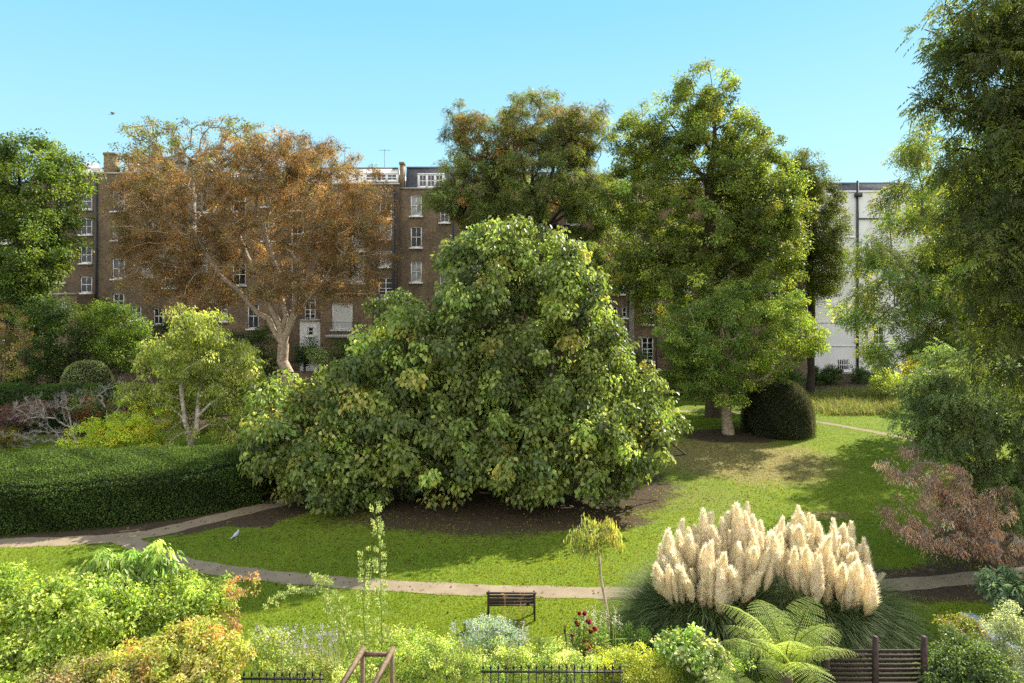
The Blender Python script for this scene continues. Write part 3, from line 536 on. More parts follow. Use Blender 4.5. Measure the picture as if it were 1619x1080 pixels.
plant('weeping_tree', 'low spreading light green tree leaning over the domed yew', 'tree', (G(1152, 686)[0], G(1152, 686)[1], 0),
      [(1140, 530, 80, 66, 41.5, 3.6), (1225, 525, 70, 60, 42, 3.4), (1180, 478, 85, 36, 42, 3.4), (1105, 580, 46, 48, 41.5, 2.6), (1268, 535, 30, 28, 42, 2), (1200, 590, 50, 22, 43, 2.4), (1150, 610, 40, 25, 41, 2), (1075, 520, 34, 45, 42, 2)],
      560, .5, 130, .12, .07, [(.07, .11, .02), (.10, .14, .02), (.05, .085, .015), (.13, .16, .03)], seed=18, trunk_r=.3, bark='pale', fill=4.5, droop=.9, limbs=[[W(1148, 640, 42), W(1143, 600, 42), W(1145, 550, 42)]])
plant('big_leaved_tree', 'huge broad spreading tree with large drooping heart shaped leaves in the middle', 'tree', (W(745, 0, 31)[0], 31, 0),
      [(830, 415, 78, 70, 31.5, 2.6), (760, 470, 80, 70, 31, 3), (895, 455, 52, 80, 31, 2.4), (672, 560, 100, 85, 30, 3), (570, 610, 100, 70, 29.5, 3), (478, 690, 82, 78, 29, 2.8), (640, 715, 150, 72, 28.5, 2.5), (820, 705, 150, 82, 28.5, 2.5), (950, 690, 100, 72, 29, 2.6),
       (1022, 640, 42, 60, 29.5, 2), (850, 580, 125, 85, 30, 3), (905, 750, 100, 30, 28, 2), (520, 750, 92, 42, 28, 2.2), (730, 400, 30, 30, 31.5, 1.6), (740, 610, 110, 75, 31, 3), (775, 400, 50, 50, 31.5, 2), (800, 380, 40, 36, 31.5, 1.6), (700, 680, 120, 70, 30.5, 3), (930, 560, 60, 70, 30.5, 2.4), (640, 490, 45, 30, 31, 2), (440, 640, 45, 45, 30, 2)],
      1250, .6, 84, .20, .14, [(.088, .118, .026), (.118, .148, .032), (.06, .082, .024), (.18, .17, .04)], colw=[4, 3, 3, 1], seed=19, six=True, droop=1.0, upn=.8, mat=LEAFG, trunk_r=.5, bark='dark', fill=3.6, cj=.34, stems=5, trunk_top=1.6, squash=.8)
# right hand side
plant('ash_tree', 'towering dark ash tree filling the right edge', 'tree', (W(1800, 0, 15.5)[0], 15.5, 0),
      [(1600, 20, 110, 80, 15.5, 2), (1590, 130, 105, 70, 15.5, 2), (1600, 240, 95, 80, 15.5, 2), (1620, 340, 110, 80, 15.5, 2), (1640, 440, 100, 80, 15.5, 2), (1650, 560, 90, 80, 15.5, 1.8), (1700, 100, 120, 160, 16, 2.2), (1560, 60, 60, 40, 15.5, 1.5), (1555, 400, 40, 50, 15.5, 1.2)],
      520, .34, 34, .26, (.40, .11), [(.045, .06, .014), (.065, .085, .018), (.035, .05, .014), (.085, .10, .02)], seed=20, compound=4, trunk_r=.3, bark='brown', fill=3.2, droop=.5, twig=.006, limbs=[[W(1790, 700, 15.5), W(1760, 500, 15.5), W(1700, 300, 15.5), W(1660, 120, 15.5), W(1640, -40, 15.5)], [1, W(1680, 420, 15.5), W(1600, 380, 15.5)], [2, W(1600, 200, 15.5)]])
plant('young_ash_tree', 'lighter green ash tree spraying across the white house', 'tree', (W(1560, 0, 32)[0], 32, 0),
      [(1448, 235, 20, 36, 32, 1), (1455, 300, 35, 50, 32, 1.5), (1470, 380, 55, 55, 32, 2), (1400, 330, 16, 45, 32, .8), (1382, 420, 38, 48, 31.5, 1.4), (1365, 490, 30, 28, 31.5, 1), (1450, 480, 60, 55, 31.5, 2), (1540, 480, 80, 90, 32, 2.5), (1395, 560, 28, 24, 31.5, 1), (1500, 560, 80, 50, 31.5, 2), (1510, 400, 40, 60, 32, 2)],
      400, .5, 40, .32, (.38, .13), [(.07, .11, .018), (.10, .14, .02), (.05, .085, .02), (.16, .16, .03)], seed=21, compound=3, trunk_r=.18, bark='grey', fill=3, droop=.4, twig=.008, twigs=1, limbs=[[W(1545, 640, 32), W(1520, 560, 32), W(1470, 450, 32)], [1, W(1455, 350, 32), W(1448, 260, 32)], [2, W(1410, 400, 32), W(1398, 320, 32)]])
plant('elder_shrub', 'grey green leafy shrub mass below the ash at the right', 'shrub', (W(1560, 0, 23)[0], 23, 0),
      [(1530, 610, 82, 62, 23, 2), (1495, 670, 55, 45, 22.5, 1.6), (1580, 700, 75, 65, 23, 2), (1470, 630, 32, 40, 22.5, 1), (1600, 790, 60, 50, 22, 1.6), (1620, 640, 60, 80, 22.5, 1.8)],
      300, .38, 40, .24, (.42, .15), [(.07, .10, .032), (.095, .125, .038), (.05, .072, .022)], seed=22, compound=3, trunk_r=.14, fill=4.5, droop=.8, stems=4, trunk_top=1.2, parts=('stems', 'foliage'))
plant('dead_conifer', 'reddish brown dead conifer branches sweeping over the lawn edge', 'shrub', (W(1660, 0, 21)[0], 21, 0),
      [(1445, 715, 26, 10, 21.5, .8), (1470, 760, 62, 26, 21, 1), (1500, 800, 75, 30, 21, 1.2), (1440, 840, 32, 14, 20.5, .7), (1500, 850, 60, 18, 20.5, 1), (1580, 860, 60, 22, 20.5, 1), (1405, 740, 14, 8, 21, .4), (1405, 805, 12, 10, 20.7, .4), (1550, 800, 60, 40, 21, 1.2)],
      250, .24, 60, .10, .024, [(.25, .165, .115), (.30, .22, .15), (.16, .11, .075)], seed=23, mat=LEAFM, trunk_r=.12, bark='grey', droop=1.3, fill=2.5, twig=.007, twigs=5, arc=.03, bf=.15, limbs=[[W(1650, 880, 21), W(1600, 850, 21)]], parts=('branches', 'needles'))
# unseen neighbours at the right that shade the lawn
plant('sycamore', 'large dark tree beyond the right edge behind the ash', 'tree', (25, 33, 0), [(1560, 420, 90, 110, 34, 3), (1660, 380, 130, 170, 34, 4), (1620, 560, 110, 90, 33, 3.5), (1750, 300, 110, 200, 34, 4)], 330, .7, 100, .2, .15, GA, seed=24, trunk_r=.4, fill=4)

plant('sycamore', 'tall green tree behind the ash sprays at the right', 'tree', (29, 45, 0), [(1512, 330, 50, 70, 45, 4), (1560, 400, 70, 80, 45, 4), (1505, 450, 40, 50, 45, 3.5), (1590, 280, 60, 80, 45, 4)], 240, .7, 100, .2, .13, [(.06, .09, .015), (.08, .11, .02)], seed=25, trunk_r=.4, fill=3)

# left group
plant('birch_tree', 'pale yellow green weeping birch with white stems behind the hedge', 'tree', (G(300, 722)[0], G(300, 722)[1], 0),
      [(312, 560, 72, 48, 36.5, 2.2), (255, 590, 50, 40, 36.5, 2), (370, 600, 42, 48, 36.5, 1.8), (280, 630, 85, 34, 37.5, 1.6), (300, 505, 36, 18, 36.5, 1.2), (400, 595, 24, 24, 36.5, 1), (330, 518, 50, 22, 36.5, 1.4), (370, 660, 40, 34, 36, 1.4), (215, 640, 26, 40, 36, 1.2), (350, 560, 60, 45, 36.5, 2), (410, 590, 26, 30, 36, 1.2), (270, 695, 42, 20, 35.5, 1), (365, 690, 50, 22, 36, 1.2), (405, 650, 24, 34, 36, 1), (330, 660, 60, 30, 38, 1), (270, 550, 45, 35, 36.5, 1.6)],
      560, .42, 62, .15, .075, [(.14, .17, .03), (.18, .21, .04), (.10, .13, .025), (.24, .25, .07)], colw=[3, 3, 2, 1], seed=31, trunk_r=.2, bark='birch', fill=3.2, droop=1.1, twigs=2, twig=.006, limbs=[[W(302, 700, 36.5)], [0, W(292, 665, 36.3), W(285, 600, 36.5)], [0, W(312, 660, 36.6), W(325, 580, 36.6)]])
plant('spindle_shrub', 'yellow green shrub turning orange at its foot beside the birch', 'shrub', (G(190, 728)[0], 35, 0),
      [(150, 690, 42, 26, 35, 1.2), (215, 690, 45, 28, 34.5, 1.2), (238, 660, 26, 32, 35.5, 1), (180, 675, 40, 22, 35, 1)], 150, .32, 85, .09, .055, [(.22, .28, .025), (.16, .23, .02), (.34, .30, .03)], seed=32, trunk_r=.06, stems=5, trunk_top=.7, fill=4, parts=('stems', 'foliage'), bark='brown')
plant('bare_shrub', 'leafless grey twiggy shrub arching at the left edge', 'shrub', (W(125, 0, 36)[0], 36, 0),
      [(65, 650, 50, 24, 36, 1.4), (90, 690, 50, 22, 36, 1.2), (110, 635, 30, 18, 36, 1), (40, 690, 30, 20, 36, 1)], 170, .3, 0, .1, .05, GA, seed=33, trunk_r=.09, bark='grey', twigs=8, twig=.011, fill=2.5, arc=.2, limbs=[[W(122, 700, 36), W(112, 670, 36)]], parts=('branches', 'leaves'))
plant('bare_shrub', 'leafless upright pale stems between hedge and birch', 'shrub', (W(172, 0, 37.5)[0], 37.5, 0),
      [(180, 620, 40, 26, 37.5, 1.2), (200, 640, 22, 30, 37.5, 1)], 60, .3, 0, .1, .05, GA, seed=34, trunk_r=.08, bark='grey', twigs=5, twig=.011, fill=2.5, arc=.05, stems=3, trunk_top=2, parts=('branches', 'leaves'))
dk = [(.03, .055, .012), (.045, .075, .014), (.02, .04, .01)]
for k, (nm, lb, X0, Y0, el, cols, n) in enumerate([
    ('laurel_shrub', 'dark laurel thicket behind the clipped round bush', 105, 50, [(90, 545, 62, 50, 50, 2.4), (60, 590, 60, 30, 50, 2)], dk, 170),
    ('hazel_tree', 'green sunlit shrub tree before the left houses', 190, 51, [(190, 520, 46, 42, 51, 2.4), (215, 550, 40, 34, 51, 2), (170, 560, 40, 40, 51, 2), (150, 500, 34, 24, 51, 1.8)], [(.06, .10, .014), (.09, .13, .016), (.04, .07, .012)], 200),
    ('autumn_tree', 'orange tinged thin tree at the left edge below the dark crown', 8, 44, [(5, 520, 34, 44, 44, 1.6), (20, 565, 28, 34, 44, 1.4), (-30, 540, 40, 50, 44, 2)], [(.13, .12, .035), (.15, .11, .04), (.08, .10, .02)], 110),
    ('laurel_shrub', 'dark evergreen under the fork of the rust brown tree', 400, 57, [(400, 560, 42, 46, 57, 2), (345, 560, 34, 40, 57, 2), (430, 585, 30, 25, 57, 1.6)], dk, 150),
    ('laurel_shrub', 'dark shrub between the birch and the left houses', 270, 54, [(270, 540, 40, 34, 54, 1.8), (300, 560, 40, 34, 54, 1.8)], dk, 120),
    ('hazel_tree', 'green climber clump under the left end of the terrace', 60, 55, [(40, 490, 30, 20, 55, 1.6), (70, 510, 30, 24, 55, 1.6)], [(.06, .10, .014), (.04, .07, .012)], 60),
    ('laurel_shrub', 'rounded dark bush beside the white garden room', 484, 57.5, [(484, 558, 19, 16, 57.5, 1)], dk, 40),
    ('euonymus_shrub', 'small pale variegated bush beside the rounded dark bush', 497, 56.3, [(500, 562, 12, 8, 56.3, .6)], [(.2, .24, .09), (.14, .18, .06)], 20),
    ('laurel_shrub', 'dark evergreen below the curtained balcony', 560, 57.5, [(560, 560, 38, 22, 57.5, 1), (600, 570, 30, 30, 57.5, 1.4)], dk, 70),
    ('laurel_shrub', 'dark ivy covered shrub right of the big tree near the brick houses', 1085, 57, [(1080, 590, 34, 40, 57, 2), (1100, 540, 30, 50, 57, 2), (1130, 600, 34, 30, 57, 2)], dk, 140),
    ('laurel_shrub', 'low dark shrubs under the low spreading tree', 1170, 58, [(1180, 600, 60, 26, 58, 1.6), (1120, 620, 40, 16, 54, 1.6), (1240, 600, 30, 22, 58, 1.4)], dk, 130),
    ('hazel_tree', 'mid green bush below the brick garden doors', 985, 57, [(985, 590, 45, 28, 57, 1.6), (1010, 572, 16, 14, 57, 1)], [(.06, .09, .018), (.04, .065, .014)], 80),
    ('heather_shrub', 'dusky purple shrub at the left edge before the far hedge', 22, 39, [(15, 660, 34, 18, 39, 1.2), (55, 650, 22, 14, 39, 1), (-30, 665, 40, 22, 39, 1.2)], [(.09, .045, .05), (.06, .055, .03), (.12, .06, .05)], 80),
    ('berry_shrub', 'green shrub with red berries between the far hedge and bare stems', 128, 41, [(130, 640, 34, 18, 41, 1), (160, 650, 30, 16, 41, 1)], [(.05, .08, .02), (.05, .08, .02), (.14, .045, .02)], 80),
    ('yellow_shrub', 'low yellow brown bush on the grass at the left edge', 8, 38, [(5, 690, 24, 8, 38, .6)], [(.16, .13, .03), (.10, .11, .02)], 24),
    ]):
    plant(nm, lb, 'shrub' if 'shrub' in nm else 'tree', (W(X0, 0, Y0)[0], Y0, 0), el, n, .6 if Y0 > 45 else .4, 85, .15 if Y0 > 45 else .11, .085 if Y0 > 45 else .06, cols, seed=40 + k, trunk_r=.1, stems=3, trunk_top=1.2, fill=4, parts=('stems', 'foliage'))
plant('laurel_shrub', 'dark evergreen under the left edge tree by the low extension', 'shrub', (W(30, 0, 49)[0], 49, 0), [(15, 480, 50, 30, 48, 2), (60, 490, 40, 26, 48, 2)], 120, .6, 85, .15, .085, dk, seed=58, trunk_r=.1, stems=3, trunk_top=1.2, fill=4, parts=('stems', 'foliage'))
# right far shrubs
plant('conical_yew', 'small dark conical conifer against the white house', 'shrub', (W(1288, 0, 61)[0], 61, 0), [(1288, 600, 10, 8, 61, .6), (1288, 592, 7, 9, 61, .5), (1288, 583, 3, 6, 61, .25)], 60, .3, 70, .1, .05, dk, seed=61, trunk_r=.06, parts=('stems', 'foliage'))
plant('round_shrub', 'small round dark shrub beside the barred window', 'shrub', (W(1312, 0, 61)[0], 61, 0), [(1312, 592, 13, 13, 61, .8)], 60, .35, 60, .12, .07, dk, seed=62, trunk_r=.06, parts=('stems', 'foliage'))
plant('low_shrub', 'low dark planting along the foot of the white house', 'shrub', (W(1350, 0, 61.5)[0], 61.5, 0), [(1340, 604, 50, 7, 61.5, .7), (1385, 596, 22, 14, 62, .8), (1280, 606, 30, 6, 61, .6), (1360, 590, 10, 14, 61.5, .6)], 130, .35, 60, .12, .07, dk, seed=63, trunk_r=.06, stems=3, trunk_top=.4, parts=('stems', 'foliage'))
plant('azalea', 'bright pale yellow green bush on the far lawn edge', 'shrub', (W(1402, 0, 53)[0], 53, 0), [(1402, 596, 22, 12, 53, .9), (1395, 606, 18, 9, 52.5, .8)], 60, .35, 50, .16, .07, [(.26, .30, .08), (.18, .23, .05)], seed=64, trunk_r=.06, stems=3, trunk_top=.8, parts=('stems', 'foliage'))
plant('maple_shrub', 'orange and yellow autumn shrub beside the grey green shrub mass', 'shrub', (W(1448, 0, 50)[0], 50, 0), [(1445, 578, 18, 14, 50, .9), (1475, 570, 14, 12, 50, .8)], 60, .35, 60, .14, .09, [(.42, .22, .02), (.38, .34, .03), (.14, .17, .02)], seed=65, trunk_r=.06, stems=2, trunk_top=1.2, parts=('stems', 'foliage'))

# clipped shapes: leafy skin over a solid twiggy core
CORE = plain('hedge_core', (.012, .018, .007), .95, .05, 0, .5, 9)
def clipped(name, label, cat, base, V, Fq, ntri_leaf, ll, lw, cols, seed, jitter=.05, colw=None, mat=None, kind_parts=('branches', 'foliage')):
    """V,Fq: quad surface; leaves scattered over it by area"""
    r = rng(seed); th = empty(name, base, label, cat); V = np.array(V, float); Fq = np.array(Fq); m = MB(); m.add(V, Fq); co = m.build(kind_parts[0], CORE, th, True)
    a, b, c, d = (V[Fq[:, k]] for k in range(4)); nr = np.cross(b - a, d - a) + np.cross(c - b, c - d) * 0 + 1e-9; ar = np.linalg.norm(np.cross(c - a, d - b), axis=1) / 2; nn = unit(np.cross(c - a, d - b))
    i = r.choice(len(Fq), ntri_leaf, p=ar / ar.sum()); u, w = r.random((2, ntri_leaf, 1)); P = (a[i] * (1 - u) + b[i] * u) * (1 - w) + (d[i] * (1 - u) + c[i] * u) * w
    lump = .5 + .5 * np.sin(P[:, :1] * 2.1 + 3 * np.sin(P[:, 1:2] * 1.3) + P[:, 2:] * 2.7); P = P + nn[i] * (jitter * (r.random((ntri_leaf, 1)) * 1.6 + lump * .6 - .1))
    A = r.normal(0, .8, (ntri_leaf, 3)) + nn[i] * .5 + [0, 0, .25]; Nn = nn[i] + r.normal(0, .6, (ntri_leaf, 3)); fm = MB(); leaves(fm, P, A, Nn, ll * r.uniform(.6, 1.3, ntri_leaf), lw * r.uniform(.7, 1.2, ntri_leaf), 1.6 * (.75 + .5 * lump) * pick(r, cols, ntri_leaf, colw, .28))
    fm.build(kind_parts[1], mat or LEAF, th); return th
def dome(cx, cy, r0, h, nu=40, nv=16, pw=.75, seed=0):
    V = []
    for j in range(nv + 1):
        t = j / nv; z = h * math.sin(t * math.pi / 2) ** .95; rr = r0 * math.cos(t * math.pi / 2) ** pw * (1 + .03 * math.sin(5 * t))
        for k in range(nu): a = 2 * math.pi * k / nu; q = rr * (1 + .035 * math.sin(3 * a + seed) + .02 * math.sin(7 * a + 4 * t + seed)); V.append((cx + q * math.cos(a), cy + q * math.sin(a), z + .0))
    return V, [(j * nu + k, j * nu + (k + 1) % nu, (j + 1) * nu + (k + 1) % nu, (j + 1) * nu + k) for j in range(nv) for k in range(nu)]
b = G(1231, 684); V, Fq = dome(b[0], b[1], 1.95, 3.05, pw=.55); clipped('domed_yew', 'large clipped dark domed yew on the lawn', 'topiary', b, V, Fq, 26000, .07, .03, [(.03, .038, .018), (.045, .05, .024), (.075, .068, .045)], 71, .12, mat=LEAFM)
b = np.array([W(138, 0, 45)[0], 45, 0]); V, Fq = dome(b[0], b[1], 1.6, 3.95, pw=.5, seed=2); clipped('clipped_bush', 'large rounded clipped pale green bush above the far hedge', 'topiary', b, V, Fq, 15000, .08, .045, [(.16, .19, .08), (.24, .27, .13), (.10, .13, .05)], 72, .07)
def hedge_surface(front, back, h, nu=60, nz=10, nt=14):
    f = np.array(front, float); bk = np.array(back, float)
    def res(p, n):
        s = np.concatenate([[0], np.cumsum(np.linalg.norm(np.diff(p, axis=0), axis=1))]); q = np.linspace(0, s[-1], n); return np.stack([np.interp(q, s, p[:, 0]), np.interp(q, s, p[:, 1])], 1)
    f, bk = res(f, nu), res(bk, nu); prof = [(0, z) for z in np.linspace(0, .82, nz)] + [(.5 - .5 * math.cos(t * math.pi), .82 + .18 * math.sin(t * math.pi) ** .45) for t in np.linspace(0, 1, nt)] + [(1, z) for z in np.linspace(.82, 0, 6)]
    V = []
    for u in range(nu):
        en = min(1, min(u, nu - 1 - u) / 3 + .25) ** .5
        for (s, z) in prof:
            p = f[u] * (1 - s) + bk[u] * s; zz = h * z * en * (1 + .03 * math.sin(u * .5) + .02 * math.sin(u * 1.3 + s * 5)); p = p + .06 * np.array([math.sin(u * .9 + z * 5), math.cos(u * 1.1 + z * 4)]); V.append((p[0], p[1], zz))
    n = len(prof); return V, [(u * n + k, (u + 1) * n + k, (u + 1) * n + k + 1, u * n + k + 1) for u in range(nu - 1) for k in range(n - 1)]
V, Fq = hedge_surface([(-28, 24.6), (-22, 24.8), (-18.4, 25.5), (-15.5, 26.2), (-12.8, 27.4), (-10.6, 29.0)], [(-28, 30.5), (-20, 30.8), (-14, 31.5), (-10.2, 31.6)], 1.75)
clipped('hedge', 'long thick clipped dark green hedge along the curving path', 'hedge', (-18, 27.5, 0), V, Fq, 110000, .075, .045, [(.045, .075, .018), (.065, .10, .02), (.032, .055, .015)], 73, .12, mat=LEAFM)
V, Fq = hedge_surface([(-36, 41.5), (-24.5, 41.5)], [(-36, 43.5), (-24.3, 43.5)], 2.75, nu=40)
clipped('hedge', 'far straight clipped hedge beneath the rounded bush', 'hedge', (-30, 42, 0), V, Fq, 26000, .09, .055, [(.03, .06, .012), (.05, .085, .014)], 74, .07)

# long grass patch on the far lawn
def tuft(name, label, pts, L, cols, seed, wd=.012, bend=.35, spread=.5, kind='stuff', cat='grass', mat=LEAFM):
    r = rng(seed); n = len(pts); D = np.stack([r.normal(0, spread, n), r.normal(0, spread, n), np.ones(n)], 1); mb = MB(); blades(mb, pts, D, L * r.uniform(.5, 1.2, n), wd * r.uniform(.6, 1.2, n), pick(r, cols, n), bend * r.uniform(.5, 1.5, n)); return tag(mb.build(name, mat), label, cat, kind=kind)
r = rng(81); n = 16000; px = r.uniform(1276, 1428, n); py = r.uniform(618, 657, n); ok = np.hypot((px - 1352) / 78, (py - 638) / 20) < 1 + .1 * r.normal(size=n); P = np.array([G(a, b) for a, b in zip(px[ok], py[ok])])
tuft('long_grass', 'patch of long unmown pale grass near the white house', P, .7, [(.18, .22, .04), (.26, .27, .08), (.12, .18, .03), (.3, .27, .14)], 82, .03)
r = rng(83); P = r.uniform([-26, 24.3, 0], [-10, 25.2, 0], (2500, 3)); Qx = np.interp(P[:, 0], [-28, -22, -18.4, -15.5, -12.8, -10.6], [24.6, 24.8, 25.5, 26.2, 27.4, 29.0]); P[:, 1] = Qx - r.uniform(0, .35, len(P))
tuft('ground_cover', 'low weeds along the foot of the long hedge', P, .22, [(.07, .11, .02), (.05, .08, .02)], 84, .03, .8, 1.2)

# ------------------------------------------------------------------ pampas, fern, sapling
def plume_mesh(seed):
    r = rng(seed); mb = MB(); L = r.uniform(.9, 1.25); n = 900; s = r.random(n) * .95; wv = r.uniform(.10, .145)
    lean = r.normal(0, .16, 2); ax = lambda s: np.stack([lean[0] * s * s, lean[1] * s * s, s * L], -1)
    prof = lambda s: (np.clip(s / .33, 0, 1) ** .7 * .85 + .15) * (1 - np.clip((s - .33) / .67, 0, 1) ** 1.5) ** .9
    k, m = 22, 14; sp = np.linspace(.0, .99, k); an = np.arange(m) * 2 * math.pi / m      # the soft body, with a fluted ragged skin
    rr = wv * np.maximum(.03, prof(sp))[:, None] * (1 + .16 * r.normal(size=(k, m)).cumsum(0) / 3 + .10 * r.normal(size=(k, m)))
    V = ax(sp)[:, None] + rr[:, :, None] * np.stack([np.cos(an), np.sin(an), 0 * an], 1)[None]
    i = np.arange(k - 1)[:, None] * m; j = np.arange(m)[None]; j2 = (j + 1) % m
    cc = np.repeat(np.array([[.94, .86, .67]]), k * m, 0) * np.exp(r.normal(0, .05, (k * m, 1)))
    mb.add(V.reshape(-1, 3), np.stack([i + j, i + j2, i + m + j2, i + m + j], -1).reshape(-1, 4), cc)
    a = r.random(n) * 2 * math.pi; o = np.stack([np.cos(a), np.sin(a), 0 * a], 1); rad = wv * prof(s)
    P = ax(s) + o * (rad * .9)[:, None]; D = o * .5 + [0, 0, 1] + r.normal(0, .16, (n, 3)); C = pick(r, [(.96, .89, .71), (.94, .85, .63), (.97, .93, .80)], n, None, .03)
    blades(mb, P, D, (.08 + .08 * prof(s)) * r.uniform(.5, 1.3, n), .018, C, .06, 2); return mb.mesh('plume', PLUME, smooth=True)
PM = [plume_mesh(900 + k) for k in range(6)]
def pampas(label, cpx, base_py, clus, seed, nb, width):
    r = rng(seed); b = G(cpx, base_py); th = empty('pampas_grass', b, label, 'ornamental grass', 'pampas grasses beside the cross path')
    n = nb; a = r.random(n) * 2 * math.pi; rr = r.random(n) ** .5 * .75; P = b + np.stack([rr * np.cos(a) * width, rr * np.sin(a), 0 * a], 1); o = np.stack([np.cos(a), np.sin(a), 0 * a], 1)
    mb = MB(); D = o * (r.uniform(.15, 1.0, n) * (.4 + rr))[:, None] + [0, 0, 1] + r.normal(0, .12, (n, 3)); blades(mb, P, D, r.uniform(1.3, 2.6, n), .016, pick(r, [(.10, .15, .05), (.15, .20, .08), (.22, .26, .12), (.07, .11, .04)], n), r.uniform(.3, .6, n), 6)
    mb.build('foliage', LEAFM, th); sm = MB(); pl = []
    for (px, py, dy) in clus:
        Yp = b[1] + dy; tip = W(px, py + 6, Yp); foot = b + np.array([(tip[0] - b[0]) * .25, dy * .3, .1]); mid = (foot + tip) / 2 + np.array([(foot[0] - tip[0]) * .12, 0, .1]); s = np.linspace(0, 1, 6)[:, None]
        cur = (1 - s) ** 2 * foot + 2 * s * (1 - s) * mid + s * s * tip; sm.tube(cur, .008, 4); d = Vector(cur[-1] - cur[-2]); d = Vector((d.x * .38, d.y * .4, abs(d.z) + .05)).normalized() + Vector((r.normal(0, .06), r.normal(0, .06), 0)); pl.append((cur[-1], d))
    sm.build('stems', BARK['green'], th, True)
    for (p, d) in pl:
        o = bpy.data.objects.new('plume', PM[int(r.integers(6))]); o.parent = th; COL.objects.link(o); o.location = Vector(p) - th.location; o.rotation_euler = d.to_track_quat('Z', 'Y').to_euler(); s = r.uniform(.62, 1.1); w_ = s * r.uniform(.8, 1.25); o.scale = (w_, w_, s)
def plume_spots(seed, n, env):
    """heads spaced inside an outline (px, foot of each head)"""
    r = rng(seed); out = []; tries = 0
    while len(out) < n and tries < 9000:
        tries += 1; px = r.uniform(env[0][0], env[-1][0]); top = np.interp(px, [e[0] for e in env], [e[1] for e in env]); bot = np.interp(px, [e[0] for e in env], [e[2] for e in env]); py = r.uniform(top, bot)
        if all(((px - a) / 6.5) ** 2 + ((py - b) / 8.5) ** 2 > 1 for a, b, _ in out): out.append((px, py, .9 * (1 - 2 * (py - top) / max(1, bot - top)) + r.normal(0, .12)))
    return out
pampas('left pampas grass clump with dense cream plumes', 1118, 1010, plume_spots(91, 84, [(1045, 925, 940), (1062, 880, 950), (1090, 858, 955), (1140, 850, 965), (1185, 845, 945), (1220, 868, 925)]), 92, 9000, 1.5)
pampas('right pampas grass clump with cream plumes spreading to the lawn', 1290, 1008, plume_spots(93, 80, [(1222, 880, 900), (1240, 862, 925), (1280, 848, 945), (1325, 868, 960), (1350, 895, 965), (1374, 925, 968)]), 94, 9000, 1.5)

def frond_mesh(seed, L, mirror=1):
    r = rng(seed); mb = MB(); n = 30; s = np.linspace(0, 1, n); ang = R(68) - s * R(88); dx = np.cos(ang); dz = np.sin(ang); x = np.cumsum(dx) * L / n; z = np.cumsum(dz) * L / n; ra = np.stack([x, 0 * x, z], 1); mb.tube(ra, np.linspace(.014, .003, n), 4, np.array([.16, .13, .04]))
    t = unit(np.stack([dx, 0 * dx, dz], 1)); up = np.stack([-dz, 0 * dx, dx], 1); pl = L * .26 * np.sin(np.clip(s * 1.02 + .06, 0, 1) * math.pi) ** .6 * (1 - s * .25)
    for sg in (-1, 1):
        for k in range(2, n):
            m = 12; q = (np.arange(m) + .5) / m; ax = unit(np.array([0, sg, 0]) + t[k] * .38 - up[k] * .12 + r.normal(0, .04, 3)); P = ra[k] + ax * (q * pl[k])[:, None] - np.array([0, 0, 1]) * (q ** 2 * pl[k] * .22)[:, None]
            for s2 in (-1, 1):
                A = np.cross(up[k], ax) * s2 + ax * .5; leaves(mb, P, np.tile(A, (m, 1)), np.tile(up[k], (m, 1)) + r.normal(0, .15, (m, 3)), pl[k] * .105 * (1 - q * .7) + .004, pl[k] * .05, pick(r, [(.36, .46, .12), (.45, .54, .17), (.27, .37, .08)], m, None, .12))
    return mb.mesh('frond', LEAFM)
FM = [frond_mesh(700 + k, 1.6 + .14 * k) for k in range(4)]
def fern(label, X0, Y0, z0, nf, seed, sc=1.0, name='tree_fern'):
    r = rng(seed); th = empty(name, (X0, Y0, 0), label, 'fern'); q = MB(); q.tube([(X0, Y0, -.05), (X0 + .03, Y0, z0 * .5), (X0, Y0, z0)], [.14 * sc, .11 * sc, .12 * sc], 10); q.build('trunk', BARK['brown'], th, True)
    for k in range(nf):
        o = bpy.data.objects.new('frond', FM[k % 4]); o.parent = th; COL.objects.link(o); o.location = (0, 0, z0 - .03); ring = k % 2
        o.rotation_euler = (r.normal(0, .08), R(8) * (1 if ring else -2.2) + r.normal(0, .08), 2 * math.pi * k / nf * 1.0 + r.normal(0, .12)); s = sc * r.uniform(.85, 1.1); o.scale = (s, s, s)
fern('large bright green tree fern in front of the pampas grass', W(1243, 0, 13.4)[0], 13.4, 1.75, 14, 75, 1.0)
fern('lower tree fern half cut by the bottom edge beneath the large one', W(1190, 0, 12.6)[0], 12.6, .9, 16, 76, .95)

plant('acacia_sapling', 'thin young tree with drooping yellow leaves by the bench lawn', 'sapling', (W(957, 0, 17)[0], 17, 0), [(940, 840, 36, 22, 17, .55), (920, 855, 20, 16, 17, .4), (965, 838, 20, 18, 17, .4)], 64, .2, 24, .15, .018, [(.17, .19, .045), (.20, .19, .045), (.12, .16, .04)], seed=95, trunk_r=.032, e=.42, bark='pale', droop=2.6, mat=LEAFM, fill=3, twig=.004, limbs=[[W(962, 1000, 17), W(955, 940, 17), W(948, 890, 17), W(945, 855, 17)]])

